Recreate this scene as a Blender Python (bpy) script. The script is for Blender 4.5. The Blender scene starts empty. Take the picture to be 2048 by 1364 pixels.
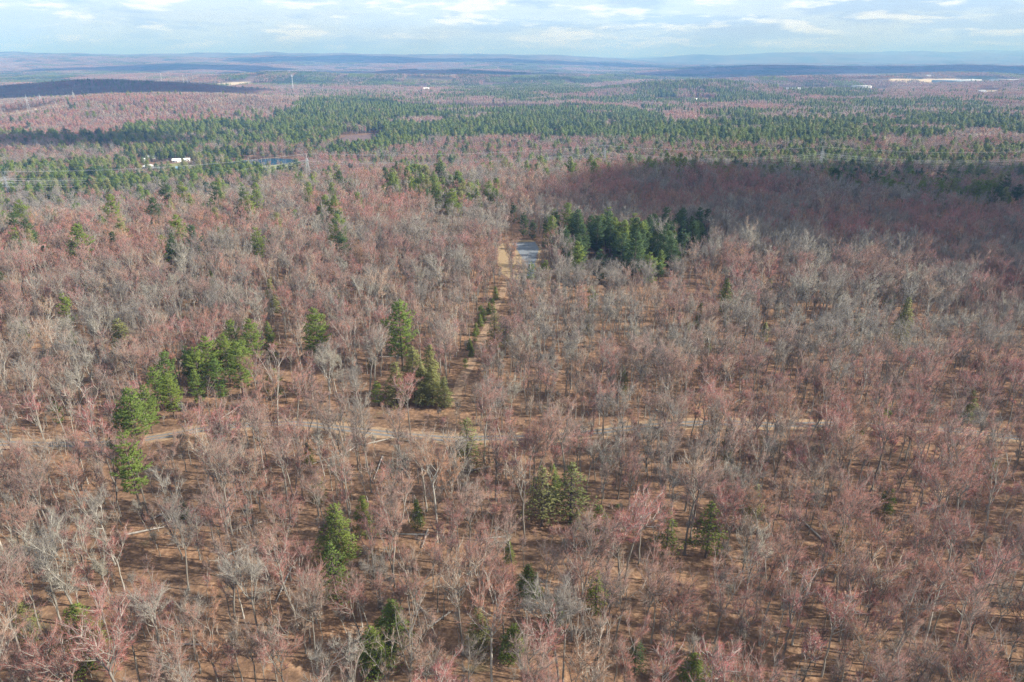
import bpy, math, random
import numpy as np
R = math.radians
sc = bpy.context.scene
COL = sc.collection
rng = np.random.default_rng(7)
random.seed(7)

# ------------------------------------------------------------------ camera
CAMH, PITCH, F = 105.0, 22.4, 1365.0
cd = bpy.data.cameras.new('camera'); cam = bpy.data.objects.new('camera', cd); COL.objects.link(cam)
cd.sensor_width = 36.0; cd.lens = 36.0 * F / 2048.0
cd.clip_start = 1.0; cd.clip_end = 120000.0
cam.location = (0, 0, CAMH); cam.rotation_euler = (R(90 - PITCH), 0, 0)
sc.camera = cam

# ------------------------------------------------------------------ light
SUN_EL, SUN_AZ = 34.0, -8.0         # azimuth from +X, negative = slightly behind the camera
sd = (math.cos(R(SUN_EL)) * math.cos(R(SUN_AZ)), math.cos(R(SUN_EL)) * math.sin(R(SUN_AZ)), math.sin(R(SUN_EL)))
ld = bpy.data.lights.new('sun', 'SUN'); ld.energy = 5.0; ld.angle = R(0.5); ld.color = (1.0, 0.965, 0.91)
lo = bpy.data.objects.new('sun', ld); COL.objects.link(lo)
lo.rotation_euler = (R(90 - SUN_EL), 0, R(90 + SUN_AZ)); lo.location = (300, 0, 400)
sc.view_settings.view_transform = 'Standard'; sc.view_settings.look = 'None'
sc.view_settings.exposure = 0.84; sc.view_settings.gamma = 1.0
SKY = 0.050
w = bpy.data.worlds.new('World'); sc.world = w; w.use_nodes = True
nt = w.node_tree; nt.nodes.clear()
def N(nt, t, **kw):
    n = nt.nodes.new(t)
    for k, v in kw.items(): setattr(n, k, v)
    return n
def mathn(nt, op, a, b=None, clamp=False):
    n = N(nt, 'ShaderNodeMath', operation=op); n.use_clamp = clamp
    for i, s in enumerate((a, b)):
        if s is None: continue
        if isinstance(s, (int, float)): n.inputs[i].default_value = s
        else: nt.links.new(s, n.inputs[i])
    return n.outputs[0]
def mixc(nt, f, a, b, mode='MIX'):
    n = N(nt, 'ShaderNodeMix', data_type='RGBA', blend_type=mode)
    for s, i in ((f, 0), (a, 6), (b, 7)):
        if isinstance(s, (int, float)): n.inputs[i].default_value = s
        elif isinstance(s, tuple): n.inputs[i].default_value = (*s, 1) if len(s) == 3 else s
        else: nt.links.new(s, n.inputs[i])
    return n.outputs[2]
def ramp(nt, f, stops):
    n = N(nt, 'ShaderNodeValToRGB'); cr = n.color_ramp
    while len(cr.elements) < len(stops): cr.elements.new(0.5)
    for e, (p, c) in zip(cr.elements, stops):
        e.position = p; e.color = (*c, 1) if len(c) == 3 else c
    nt.links.new(f, n.inputs[0]); return n.outputs[0]
def noise(nt, vec, scale, detail=3, rough=0.55, dist=0.0):
    n = N(nt, 'ShaderNodeTexNoise'); n.inputs['Scale'].default_value = scale
    n.inputs['Detail'].default_value = detail; n.inputs['Roughness'].default_value = rough
    n.inputs['Distortion'].default_value = dist
    if vec is not None: nt.links.new(vec, n.inputs['Vector'])
    return n.outputs[0]
sky = N(nt, 'ShaderNodeTexSky', sky_type='NISHITA'); sky.sun_disc = False
sky.sun_elevation = R(SUN_EL); sky.sun_rotation = R(90 - SUN_AZ)
sky.altitude = 300; sky.air_density = 1.0; sky.dust_density = 0.6; sky.ozone_density = 2.0
tc = N(nt, 'ShaderNodeTexCoord'); sp = N(nt, 'ShaderNodeSeparateXYZ'); nt.links.new(tc.outputs['Generated'], sp.inputs[0])
cb = N(nt, 'ShaderNodeCombineXYZ')
for k_, m__ in ((0, 6.0), (1, 6.0), (2, 38.0)): nt.links.new(mathn(nt, 'MULTIPLY', sp.outputs[k_], m__), cb.inputs[k_])
n1 = noise(nt, cb.outputs[0], 0.85, 7, 0.62, 0.2)
n2 = noise(nt, cb.outputs[0], 2.1, 6, 0.6, 0.15)
# banks of soft cloud to the left, small puffs to the right
left = mathn(nt, 'MULTIPLY_ADD', sp.outputs[0], -0.12); left.node.inputs[2].default_value = 0.02
bn = mathn(nt, 'ADD', n1, left)
bank = ramp(nt, bn, [(0.44, (0, 0, 0)), (0.52, (1, 1, 1))]); under = ramp(nt, bn, [(0.50, (0, 0, 0)), (0.64, (1, 1, 1))])
puff = ramp(nt, n2, [(0.53, (0, 0, 0)), (0.62, (1, 1, 1))])
low = ramp(nt, sp.outputs[2], [(0.05, (1, 1, 1)), (0.40, (0, 0, 0))])     # the pale band of air low over the horizon
base = sky.outputs[0]
pale = mixc(nt, mathn(nt, 'MULTIPLY', low, 0.75), base, (9.0, 11.8, 17.5))
s0 = mixc(nt, mathn(nt, 'MULTIPLY', bank, 0.6), pale, (12.6, 14.4, 15.8))
s1 = mixc(nt, mathn(nt, 'MULTIPLY', under, 0.75), s0, (8.8, 10.9, 14.6))
s2 = mixc(nt, mathn(nt, 'MULTIPLY', puff, 0.7), s1, (16.5, 17.0, 17.4))
bg = N(nt, 'ShaderNodeBackground'); bg.inputs[1].default_value = SKY
nt.links.new(s2, bg.inputs[0]); wo = N(nt, 'ShaderNodeOutputWorld'); nt.links.new(bg.outputs[0], wo.inputs[0])
sc.render.engine = 'CYCLES'
sc.cycles.max_bounces = 4; sc.cycles.diffuse_bounces = 2; sc.cycles.glossy_bounces = 1
sc.cycles.transmission_bounces = 2; sc.cycles.transparent_max_bounces = 8; sc.cycles.volume_bounces = 0
sc.cycles.use_denoising = True; sc.cycles.denoiser = 'OPENIMAGEDENOISE'; sc.cycles.denoising_prefilter = 'NONE'; sc.cycles.denoising_input_passes = 'RGB_ALBEDO_NORMAL'
sc.cycles.use_adaptive_sampling = False
sc.cycles.sample_clamp_indirect = 4.0

# ------------------------------------------------------------------ helpers
def tag(o, label=None, cat=None, group=None, kind=None):
    if label: o['label'] = label
    if cat: o['category'] = cat
    if group: o['group'] = group
    if kind: o['kind'] = kind
    return o
class MB:
    """collects polygons into one mesh"""
    def __init__(s): s.v = []; s.t = []; s.q = []; s.n = 0
    def add(s, v, tris=None, quads=None, mat=0):
        v = np.asarray(v, float).reshape(-1, 3)
        if tris is not None: s.t.append((np.asarray(tris, int).reshape(-1, 3) + s.n, mat))
        if quads is not None: s.q.append((np.asarray(quads, int).reshape(-1, 4) + s.n, mat))
        s.v.append(v); s.n += len(v)
    def box(s, c, d, rz=0.0, mat=0):
        x, y, z = (np.asarray(d, float) / 2)
        V = np.array([(a * x, b * y, e * z) for e in (-1, 1) for b in (-1, 1) for a in (-1, 1)])
        ca, sa = math.cos(rz), math.sin(rz)
        V = np.c_[V[:, 0] * ca - V[:, 1] * sa, V[:, 0] * sa + V[:, 1] * ca, V[:, 2]] + np.asarray(c, float)
        s.add(V, quads=[(0, 2, 3, 1), (4, 5, 7, 6), (0, 1, 5, 4), (2, 6, 7, 3), (0, 4, 6, 2), (1, 3, 7, 5)], mat=mat)
    def tubes(s, P0, P1, r0, r1, k=4, mat=0):
        P0 = np.atleast_2d(P0).astype(float); P1 = np.atleast_2d(P1).astype(float); n = len(P0)
        r0 = np.broadcast_to(r0, n).astype(float); r1 = np.broadcast_to(r1, n).astype(float)
        d = P1 - P0; L = np.linalg.norm(d, axis=1, keepdims=True); d = d / np.maximum(L, 1e-6)
        a = np.where(np.abs(d[:, 2:3]) > 0.9, np.array([[1.0, 0, 0]]), np.array([[0, 0, 1.0]]))
        u = np.cross(d, a); u /= np.linalg.norm(u, axis=1, keepdims=True); v = np.cross(d, u)
        th = np.arange(k) * 2 * math.pi / k
        ring = np.cos(th)[None, :, None] * u[:, None, :] + np.sin(th)[None, :, None] * v[:, None, :]
        A = P0[:, None, :] + ring * r0[:, None, None]; B = P1[:, None, :] + ring * r1[:, None, None]
        V = np.concatenate([A, B], axis=1).reshape(-1, 3)
        i = np.arange(k); j = (i + 1) % k
        Q = np.stack([i, j, j + k, i + k], axis=1)[None] + (np.arange(n) * 2 * k)[:, None, None]
        s.add(V, quads=Q, mat=mat)
    def spikes(s, P0, P1, r, mat=0):
        n = len(P0); d = P1 - P0; d = d / np.maximum(np.linalg.norm(d, axis=1, keepdims=True), 1e-6)
        a = np.where(np.abs(d[:, 2:3]) > 0.9, np.array([[1.0, 0, 0]]), np.array([[0, 0, 1.0]]))
        u = np.cross(d, a); u /= np.linalg.norm(u, axis=1, keepdims=True); v = np.cross(d, u)
        th = np.arange(3) * 2 * math.pi / 3 + 0.4
        r = np.broadcast_to(r, n)
        ring = (np.cos(th)[None, :, None] * u[:, None, :] + np.sin(th)[None, :, None] * v[:, None, :]) * r[:, None, None]
        V = np.concatenate([P0[:, None, :] + ring, P1[:, None, :]], axis=1).reshape(-1, 3)
        T = np.array([(0, 1, 3), (1, 2, 3), (2, 0, 3)])[None] + (np.arange(n) * 4)[:, None, None]
        s.add(V, tris=T, mat=mat)
    def mesh(s, name, mats, smooth=False):
        me = bpy.data.meshes.new(name)
        V = np.concatenate(s.v).astype(np.float32)
        me.vertices.add(len(V)); me.vertices.foreach_set('co', V.ravel())
        T = np.concatenate([t for t, _ in s.t]) if s.t else np.zeros((0, 3), int)
        Q = np.concatenate([q for q, _ in s.q]) if s.q else np.zeros((0, 4), int)
        mi = np.concatenate([np.full(len(t), m) for t, m in s.t + s.q])
        nl = len(T) * 3 + len(Q) * 4
        me.loops.add(nl); me.loops.foreach_set('vertex_index', np.concatenate([T.ravel(), Q.ravel()]).astype(np.int32))
        me.polygons.add(len(T) + len(Q))
        ls = np.concatenate([np.arange(len(T)) * 3, len(T) * 3 + np.arange(len(Q)) * 4]).astype(np.int32)
        me.polygons.foreach_set('loop_start', ls)
        me.polygons.foreach_set('material_index', mi.astype(np.int32))
        if smooth: me.polygons.foreach_set('use_smooth', np.ones(len(ls), bool))
        for m in (mats if isinstance(mats, (list, tuple)) else [mats]): me.materials.append(m)
        me.update(calc_edges=True); me.validate()
        return me
    def build(s, name, mats, parent=None, smooth=False):
        o = bpy.data.objects.new(name, s.mesh(name, mats, smooth)); COL.objects.link(o)
        if parent is not None: o.parent = parent
        return o
def empty(name, loc=(0, 0, 0), rz=0.0, s=1.0):
    o = bpy.data.objects.new(name, None); COL.objects.link(o); o.location = loc
    o.rotation_euler = (0, 0, rz); o.scale = (s, s, s); o.empty_display_size = 1; return o
def smooth(a, b, x): t = np.clip((x - a) / (b - a), 0, 1); return t * t * (3 - 2 * t)
# value noise on a lattice, numpy
_perm = np.random.default_rng(3).random((257, 257)); _perm[256] = _perm[0]; _perm[:, 256] = _perm[:, 0]
def vnoise(x, y):
    xi = np.floor(x).astype(int); yi = np.floor(y).astype(int); fx = x - xi; fy = y - yi
    fx = fx * fx * (3 - 2 * fx); fy = fy * fy * (3 - 2 * fy); xi &= 255; yi &= 255
    a = _perm[xi, yi]; b = _perm[xi + 1, yi]; c = _perm[xi, yi + 1]; d = _perm[xi + 1, yi + 1]
    return (a * (1 - fx) + b * fx) * (1 - fy) + (c * (1 - fx) + d * fx) * fy
def fbm(x, y, o=4):
    s = 0; a = 0.5; t = 0
    for k in range(o): s = s + a * vnoise(x * 2 ** k + 17.3 * k, y * 2 ** k + 5.1 * k); t += a; a *= 0.5
    return s / t
def G(x, y, cx, cy, sx, sy): return np.exp(-((x - cx) / sx) ** 2 - ((y - cy) / sy) ** 2)

# ------------------------------------------------------------------ terrain
PONDC = (-400.0, 1130.0)
def terrain(x, y):
    x = np.asarray(x, float); y = np.asarray(y, float); r = np.hypot(x, y)
    edge = 560 + 110 * np.exp(-((x - 60) / 230) ** 2) - 190 * smooth(-100, -400, x) - 10 * smooth(150, 420, x)
    z = -45 * smooth(edge - 60, edge + 260, y)
    z = z + 5.0 * (fbm(x / 170, y / 170, 3) - 0.5) * smooth(0, 200, y)
    amp = smooth(1200, 4500, r)
    z = z + amp * (56 + 60 * smooth(5000, 12000, r)) * (fbm(x / 1500 + 3, y / 1100 + 8, 4) - 0.5)
    z = z + 40 * G(x, y, -1080, 2180, 620, 420) + 55 * G(x, y, -1750, 3150, 620, 300)
    z = z + 44 * G(x, y, 830, 3250, 380, 260) + 55 * G(x, y, -1500, 4650, 900, 420)
    z = z + 75 * G(x, y, -720, 6600, 850, 500) + 30 * G(x, y, 900, 5600, 700, 350)
    z = z + 88 * G(x, y, 5600, 8800, 3400, 800) + 24 * G(x, y, 2400, 2600, 700, 700)
    z = z + 45 * G(x, y, 3000, 5000, 700, 350)
    z = z + 42 * G(x, y, 1900, 4300, 900, 260) + 38 * G(x, y, -150, 4700, 650, 260) + 40 * G(x, y, 3300, 3700, 900, 380) + 30 * G(x, y, -2600, 5600, 900, 300)
    # far plateau to the left, mountains far right
    lf = smooth(2500, -1500, x - 0.10 * y)
    far = smooth(6500, 21000, r)
    rid = 1 - np.abs(2 * fbm(x / 4200 + 40, y / 2300 + 11, 4) - 1)
    z = z + far * (lf * (215 + 190 * (rid - 0.55)) + (1 - lf) * (30 + 120 * (rid - 0.6)))
    z = z + 55 * G(x, y, -6750, 20500, 330, 900)
    mt = smooth(21000, 27000, r) * smooth(1500, 9000, x)
    z = z + mt * (270 + 700 * (fbm(x / 5200 + 2.0, y / 9000 + 1.5, 4) - 0.42))
    z = z + smooth(30000, 38000, r) * 130 * (fbm(x / 3800 + 9, y / 9000 + 4, 3) - 0.25) * (1 - smooth(1500, 9000, x))
    # the pond bowl
    pd = np.hypot((x - PONDC[0]) / 50.0, (y - PONDC[1]) / 42.0)
    k = smooth(2.6, 1.25, pd); z = z * (1 - k) + (-47.0) * k
    z = z - 2.5 * smooth(1.12, 0.8, pd)
    return z
cp, sp_ = math.cos(R(PITCH)), math.sin(R(PITCH))
def ray(u, v):
    a, b = (u - 1024.0) / F, (682.0 - v) / F
    d = np.array([a, cp + b * sp_, -sp_ + b * cp]); return d / np.linalg.norm(d)
_ts = np.concatenate([np.arange(60, 3000, 1.5), np.geomspace(3000, 50000, 3000)])
def at(u, v):
    d = ray(u, v); P = _ts[:, None] * d[None]; P[:, 2] += CAMH
    h = P[:, 2] - terrain(P[:, 0], P[:, 1]); i = int(np.argmax(h < 0))
    if h[i] >= 0: i = len(h) - 1
    return np.array([P[i, 0], P[i, 1], float(terrain(P[i, 0], P[i, 1]))])
def proj(x, y, z):
    x = np.asarray(x, float); y = np.asarray(y, float); dz = np.asarray(z, float) - CAMH
    dep = y * cp - dz * sp_; up = y * sp_ + dz * cp; dep = np.maximum(dep, 1e-3)
    return 1024 + F * x / dep, 682 - F * up / dep, dep
def inpoly(u, v, poly):
    u = np.asarray(u); v = np.asarray(v); r = np.zeros(u.shape, bool); n = len(poly)
    for i in range(n):
        x1, y1 = poly[i]; x2, y2 = poly[(i + 1) % n]
        if y1 == y2: continue
        c = ((y1 > v) != (y2 > v)) & (u < (x2 - x1) * (v - y1) / (y2 - y1) + x1); r ^= c
    return r

# ------------------------------------------------------------------ materials
def newmat(name):
    m = bpy.data.materials.new(name); m.use_nodes = True; nt = m.node_tree
    b = nt.nodes['Principled BSDF']; b.inputs['Roughness'].default_value = 0.9
    b.inputs['Specular IOR Level'].default_value = 0.15
    return m, nt, b
def objpos(nt): return N(nt, 'ShaderNodeTexCoord').outputs['Object']
def mat_plain(name, col, rough=0.8, var=0.12, scale=0.8, metal=0.0):
    m, nt, b = newmat(name)
    n = noise(nt, objpos(nt), scale, 4)
    c = mixc(nt, n, tuple(x * (1 - var * 2) for x in col), tuple(min(1, x * (1 + var)) for x in col))
    nt.links.new(c, b.inputs[0]); b.inputs['Roughness'].default_value = rough; b.inputs['Metallic'].default_value = metal
    return m
def mat_twig(name, stops, trans=0.25):
    m, nt, b = newmat(name)
    rnd = N(nt, 'ShaderNodeObjectInfo').outputs['Random']
    c = ramp(nt, rnd, stops); n = noise(nt, objpos(nt), 0.5, 3)
    c = mixc(nt, mathn(nt, 'MULTIPLY', n, 0.5), c, (0.18, 0.145, 0.12))
    nt.links.new(c, b.inputs[0])
    return m
M_red = mat_twig('twigs_red', [(0, (0.38, 0.145, 0.12)), (0.3, (0.45, 0.18, 0.15)), (0.55, (0.42, 0.20, 0.14)), (0.8, (0.46, 0.125, 0.13)), (1, (0.47, 0.26, 0.12))])
M_pink = mat_twig('twigs_pink', [(0, (0.34, 0.18, 0.15)), (0.3, (0.43, 0.25, 0.20)), (0.55, (0.27, 0.18, 0.145)), (0.8, (0.46, 0.28, 0.17)), (1, (0.38, 0.175, 0.16))])
M_grey = mat_twig('twigs_grey', [(0, (0.23, 0.20, 0.175)), (0.4, (0.38, 0.335, 0.285)), (0.7, (0.20, 0.185, 0.17)), (0.85, (0.33, 0.30, 0.22)), (1, (0.52, 0.475, 0.40))])
def mat_bark(name, stops):
    m, nt, b = newmat(name)
    rnd = N(nt, 'ShaderNodeObjectInfo').outputs['Random']
    c = ramp(nt, rnd, stops)
    mp = N(nt, 'ShaderNodeMapping'); mp.inputs['Scale'].default_value = (3, 3, 0.8); nt.links.new(objpos(nt), mp.inputs[0])
    n = noise(nt, mp.outputs[0], 1.2, 4)
    c = mixc(nt, ramp(nt, n, [(0.35, (0, 0, 0)), (0.65, (1, 1, 1))]), c, (0.17, 0.15, 0.12)); c2 = c
    c = mixc(nt, 0.55, ramp(nt, rnd, stops), c2)
    nt.links.new(c, b.inputs[0]); return m
M_bark = mat_bark('bark', [(0, (0.17, 0.15, 0.13)), (0.3, (0.34, 0.31, 0.26)), (0.55, (0.20, 0.175, 0.15)), (0.8, (0.54, 0.50, 0.43)), (1, (0.13, 0.115, 0.10))])
M_pbark = mat_plain('pine_bark', (0.15, 0.12, 0.10), 0.9, 0.3, 2.0)
def mat_needle(name, stops, dark):
    m, nt, b = newmat(name)
    rnd = N(nt, 'ShaderNodeObjectInfo').outputs['Random']
    c = ramp(nt, rnd, stops)
    n = ramp(nt, noise(nt, objpos(nt), 0.7, 4, 0.65), [(0.36, (0, 0, 0)), (0.64, (1, 1, 1))])
    c = mixc(nt, n, mixc(nt, 0.45, c, dark), c)
    nt.links.new(c, b.inputs[0]); b.inputs['Roughness'].default_value = 0.6
    b.inputs['Specular IOR Level'].default_value = 0.3
    tr = N(nt, 'ShaderNodeBsdfTranslucent'); nt.links.new(mixc(nt, 0.5, c, (0.14, 0.20, 0.02)), tr.inputs[0])
    ms = N(nt, 'ShaderNodeMixShader'); ms.inputs[0].default_value = 0.3
    out = nt.nodes['Material Output']; nt.links.new(b.outputs[0], ms.inputs[1]); nt.links.new(tr.outputs[0], ms.inputs[2])
    nt.links.new(ms.outputs[0], out.inputs[0]); return m
M_pine = mat_needle('needles_pine', [(0, (0.19, 0.25, 0.04)), (0.5, (0.25, 0.31, 0.045)), (1, (0.155, 0.235, 0.045))], (0.06, 0.10, 0.03))
M_lime = mat_needle('needles_bright', [(0, (0.19, 0.265, 0.045)), (1, (0.25, 0.30, 0.06))], (0.06, 0.10, 0.03))
M_olive = mat_needle('needles_olive', [(0, (0.29, 0.29, 0.09)), (0.5, (0.34, 0.33, 0.12)), (1, (0.26, 0.28, 0.09))], (0.13, 0.14, 0.05))
M_dark = mat_needle('needles_deep', [(0, (0.065, 0.12, 0.035)), (1, (0.09, 0.15, 0.04))], (0.035, 0.06, 0.022))

def mat_ground():
    m, nt, b = newmat('ground_mat'); P = objpos(nt)
    a = noise(nt, P, 0.9, 6, 0.7); bb = noise(nt, P, 0.045, 4); g = noise(nt, P, 5.0, 3, 0.7)
    litter = ramp(nt, a, [(0.30, (0.10, 0.058, 0.035)), (0.45, (0.26, 0.145, 0.083)), (0.60, (0.42, 0.25, 0.145)), (0.75, (0.58, 0.39, 0.24))])
    litter = mixc(nt, ramp(nt, bb, [(0.4, (0, 0, 0)), (0.65, (0.8, 0.8, 0.8))]), litter, mixc(nt, 1.0, litter, (0.82, 0.88, 0.95), 'MULTIPLY'))
    litter = mixc(nt, mathn(nt, 'MULTIPLY', ramp(nt, g, [(0.4, (0, 0, 0)), (0.7, (1, 1, 1))]), 0.35), litter, (0.12, 0.075, 0.05))
    mo = ramp(nt, noise(nt, P, 0.16, 6, 0.75, 0.4), [(0.38, (0, 0, 0)), (0.56, (1, 1, 1))])
    litter = mixc(nt, mathn(nt, 'MULTIPLY', mo, 0.7), litter, (0.115, 0.075, 0.052))
    ms_ = ramp(nt, noise(nt, P, 0.07, 5, 0.7), [(0.60, (0, 0, 0)), (0.70, (1, 1, 1))])
    litter = mixc(nt, mathn(nt, 'MULTIPLY', ms_, 0.5), litter, (0.13, 0.13, 0.06))
    # far woodland, beyond the scattered trees
    sx = N(nt, 'ShaderNodeSeparateXYZ'); nt.links.new(P, sx.inputs[0])
    ln = N(nt, 'ShaderNodeVectorMath', operation='LENGTH'); nt.links.new(P, ln.inputs[0])
    mp = N(nt, 'ShaderNodeMapping'); mp.inputs['Scale'].default_value = (1, 0.5, 1); nt.links.new(P, mp.inputs[0])
    t1 = noise(nt, mp.outputs[0], 0.0011, 6, 0.6); t2 = noise(nt, mp.outputs[0], 0.009, 6, 0.7); t3 = noise(nt, mp.outputs[0], 0.0017, 5, 0.6, 0.3)
    wood = mixc(nt, t2, (0.10, 0.075, 0.065), (0.21, 0.16, 0.14))
    wood = mixc(nt, ramp(nt, mathn(nt, 'ADD', mathn(nt, 'MULTIPLY', t1, 0.7), mathn(nt, 'MULTIPLY', t2, 0.3)), [(0.47, (0, 0, 0)), (0.56, (1, 1, 1))]), wood, (0.035, 0.055, 0.035))
    wood = mixc(nt, ramp(nt, t3, [(0.66, (0, 0, 0)), (0.69, (1, 1, 1))]), wood, (0.33, 0.29, 0.19))
    f = mathn(nt, 'DIVIDE', mathn(nt, 'SUBTRACT', ln.outputs['Value'], 3200.0), 1500.0, True)
    c = mixc(nt, f, litter, wood)
    nt.links.new(c, b.inputs[0]); b.inputs['Roughness'].default_value = 0.95; b.inputs['Specular IOR Level'].default_value = 0.05
    bp = N(nt, 'ShaderNodeBump'); bp.inputs['Strength'].default_value = 0.6; bp.inputs['Distance'].default_value = 0.25
    nt.links.new(a, bp.inputs['Height']); nt.links.new(bp.outputs[0], b.inputs['Normal'])
    return m
def mat_speck(name, c0, c1, c2, sc_=1.2):
    m, nt, b = newmat(name); P = objpos(nt)
    a = noise(nt, P, sc_, 6, 0.7); g = noise(nt, P, sc_ * 0.08, 3)
    c = ramp(nt, a, [(0.34, c0), (0.5, c1), (0.66, c2)])
    c = mixc(nt, mathn(nt, 'MULTIPLY', g, 0.5), c, c1)
    nt.links.new(c, b.inputs[0]); b.inputs['Roughness'].default_value = 0.95; b.inputs['Specular IOR Level'].default_value = 0.05
    return m
M_ground = mat_ground()
M_asphalt = mat_speck('asphalt', (0.13, 0.14, 0.15), (0.19, 0.205, 0.22), (0.25, 0.26, 0.275), 0.7)
M_gravel = mat_speck('gravel', (0.13, 0.122, 0.115), (0.195, 0.185, 0.175), (0.27, 0.25, 0.23), 1.5)
M_straw = mat_speck('dry_grass', (0.22, 0.15, 0.085), (0.33, 0.235, 0.135), (0.43, 0.32, 0.20), 1.2)
M_verge = mat_speck('verge_litter', (0.19, 0.125, 0.08), (0.31, 0.21, 0.13), (0.45, 0.32, 0.20), 0.9)
M_sand = mat_speck('sandy_soil', (0.42, 0.33, 0.22), (0.54, 0.43, 0.30), (0.62, 0.52, 0.38), 0.15)
M_lawn = mat_speck('lawn', (0.16, 0.17, 0.08), (0.22, 0.22, 0.10), (0.32, 0.29, 0.16), 0.2)
M_marsh = mat_speck('marsh', (0.10, 0.075, 0.07), (0.16, 0.11, 0.10), (0.22, 0.16, 0.13), 0.1)

# ------------------------------------------------------------------ ground sheet
az = np.concatenate([np.linspace(-180, -62, 40)[:-1], np.linspace(-62, -42, 41)[:-1], np.linspace(-42, 42, 421)[:-1], np.linspace(42, 62, 41)[:-1], np.linspace(62, 180, 40)[:-1]])
rr = np.concatenate([[0.5, 10, 25, 40], np.arange(55, 600, 5.0), np.arange(600, 2000, 9.0), np.arange(2000, 6000, 32.0), np.geomspace(6000, 46000, 150)])
A, RR = np.meshgrid(np.radians(az), rr, indexing='ij')
X = np.sin(A) * RR; Y = np.cos(A) * RR; Z = terrain(X, Y)
na, nr = len(az), len(rr)
idx = np.arange(na * nr).reshape(na, nr); nxt = np.roll(idx, -1, axis=0)
Q = np.stack([idx[:, :-1], idx[:, 1:], nxt[:, 1:], nxt[:, :-1]], axis=-1).reshape(-1, 4)
m = MB(); m.add(np.stack([X, Y, Z], -1).reshape(-1, 3), quads=Q)
Q = None
ground = m.build('ground', M_ground, smooth=True); tag(ground, kind='structure')

def patch(name, poly, mat, cell, off, wob=0.0, world=False, kind='structure'):
    P = np.array([at(*p)[:2] if not world else p for p in poly])
    x0, y0 = P.min(0) - cell * 2; x1, y1 = P.max(0) + cell * 2
    gx = np.arange(x0, x1, cell); gy = np.arange(y0, y1, cell)
    XX, YY = np.meshgrid(gx, gy, indexing='ij')
    wx = XX[:-1, :-1] + cell / 2; wy = YY[:-1, :-1] + cell / 2
    ox = (fbm(wx / (wob * 2 + 1e-3), wy / (wob * 2 + 1e-3), 3) - 0.5) * wob * 2 if wob else 0
    oy = (fbm(wx / (wob * 2 + 1e-3) + 50, wy / (wob * 2 + 1e-3), 3) - 0.5) * wob * 2 if wob else 0
    ins = inpoly(wx + ox, wy + oy, [tuple(p) for p in P])
    ii, jj = np.nonzero(ins)
    if not len(ii): print('EMPTY PATCH', name); return None
    n2_ = len(gy); q = np.stack([ii * n2_ + jj, (ii + 1) * n2_ + jj, (ii + 1) * n2_ + jj + 1, ii * n2_ + jj + 1], -1)
    used, inv = np.unique(q, return_inverse=True); ux, uy = XX.ravel()[used], YY.ravel()[used]
    mb = MB(); mb.add(np.c_[ux, uy, terrain(ux, uy) + off], quads=inv.reshape(-1, 4))
    o = mb.build(name, mat, smooth=True); tag(o, kind=kind); o['poly_area'] = float(len(ii)) * cell * cell; return o
def ribbon(name, pts, width, mat, off, jitter=0.0, step=2.0):
    P = np.array([at(*p)[:2] if len(p) == 2 else p[:2] for p in pts], float)
    # Catmull-Rom
    Q_ = [];
    for i in range(len(P) - 1):
        p0 = P[max(i - 1, 0)]; p1 = P[i]; p2 = P[i + 1]; p3 = P[min(i + 2, len(P) - 1)]
        n = max(3, int(np.linalg.norm(p2 - p1) / step))
        for t in np.linspace(0, 1, n, endpoint=False):
            Q_.append(0.5 * ((2 * p1) + (-p0 + p2) * t + (2 * p0 - 5 * p1 + 4 * p2 - p3) * t * t + (-p0 + 3 * p1 - 3 * p2 + p3) * t ** 3))
    Q_.append(P[-1]); Q_ = np.array(Q_); T = np.gradient(Q_, axis=0); T /= np.linalg.norm(T, axis=1, keepdims=True)
    Nn = np.c_[-T[:, 1], T[:, 0]]; k = 7; rows = []
    for i, s in enumerate(np.linspace(-0.5, 0.5, k)):
        ww = width * np.ones(len(Q_))
        if jitter and i in (0, k - 1): ww = width + (fbm(Q_[:, 0] / 4 + i, Q_[:, 1] / 4, 3) - 0.5) * 2 * jitter
        pt = Q_ + Nn * (s * ww)[:, None]; rows.append(np.c_[pt, terrain(pt[:, 0], pt[:, 1]) + off])
    V = np.stack(rows, 1).reshape(-1, 3); n = len(Q_)
    a = (np.arange(n - 1)[:, None] * k + np.arange(k - 1)[None]).ravel()
    mb = MB(); mb.add(V, quads=np.stack([a, a + 1, a + 1 + k, a + k], -1))
    if name: tag(mb.build(name, mat, smooth=True), kind='structure')
    return Q_
ROAD = [(-60, 893), (0, 889), (120, 889), (230, 886), (330, 875), (420, 860), (500, 850), (600, 850), (700, 861), (800, 873), (900, 879), (980, 880), (1090, 875), (1200, 866), (1330, 853), (1450, 847), (1550, 851), (1700, 851), (1800, 855), (1900, 862), (2000, 872), (2110, 886)]
road_c = ribbon('gravel_verge', ROAD, 6.6, M_verge, 0.03, 2.6)
ribbon('gravel_road', ROAD, 3.0, M_gravel, 0.05, 0.6)
ribbon('road_centre_litter', ROAD, 0.8, M_verge, 0.07, 0.35)
LANE = [(905, 815), (922, 765), (948, 715), (968, 670), (985, 630), (1003, 590), (1012, 562)]
lane_c = ribbon('lane', LANE, 3.4, mat_speck('lane_litter', (0.19, 0.12, 0.075), (0.30, 0.195, 0.125), (0.42, 0.30, 0.20), 0.9), 0.03, 1.0)
clear_poly = [(1000, 488), (1030, 480), (1066, 481), (1082, 497), (1076, 520), (1068, 556), (1035, 560), (1015, 556), (1005, 548), (995, 530), (992, 505)]
patch('clearing', clear_poly, M_straw, 0.8, 0.035, 1.5)
PAVED = [(1022, 486), (1070, 485), (1078, 497), (1075, 512), (1070, 527), (1068, 545), (1064, 557), (1053, 557), (1056, 545), (1051, 528), (1042, 512), (1032, 498)]
patch('paved_road', PAVED, M_asphalt, 0.5, 0.07, 0.8)
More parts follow.
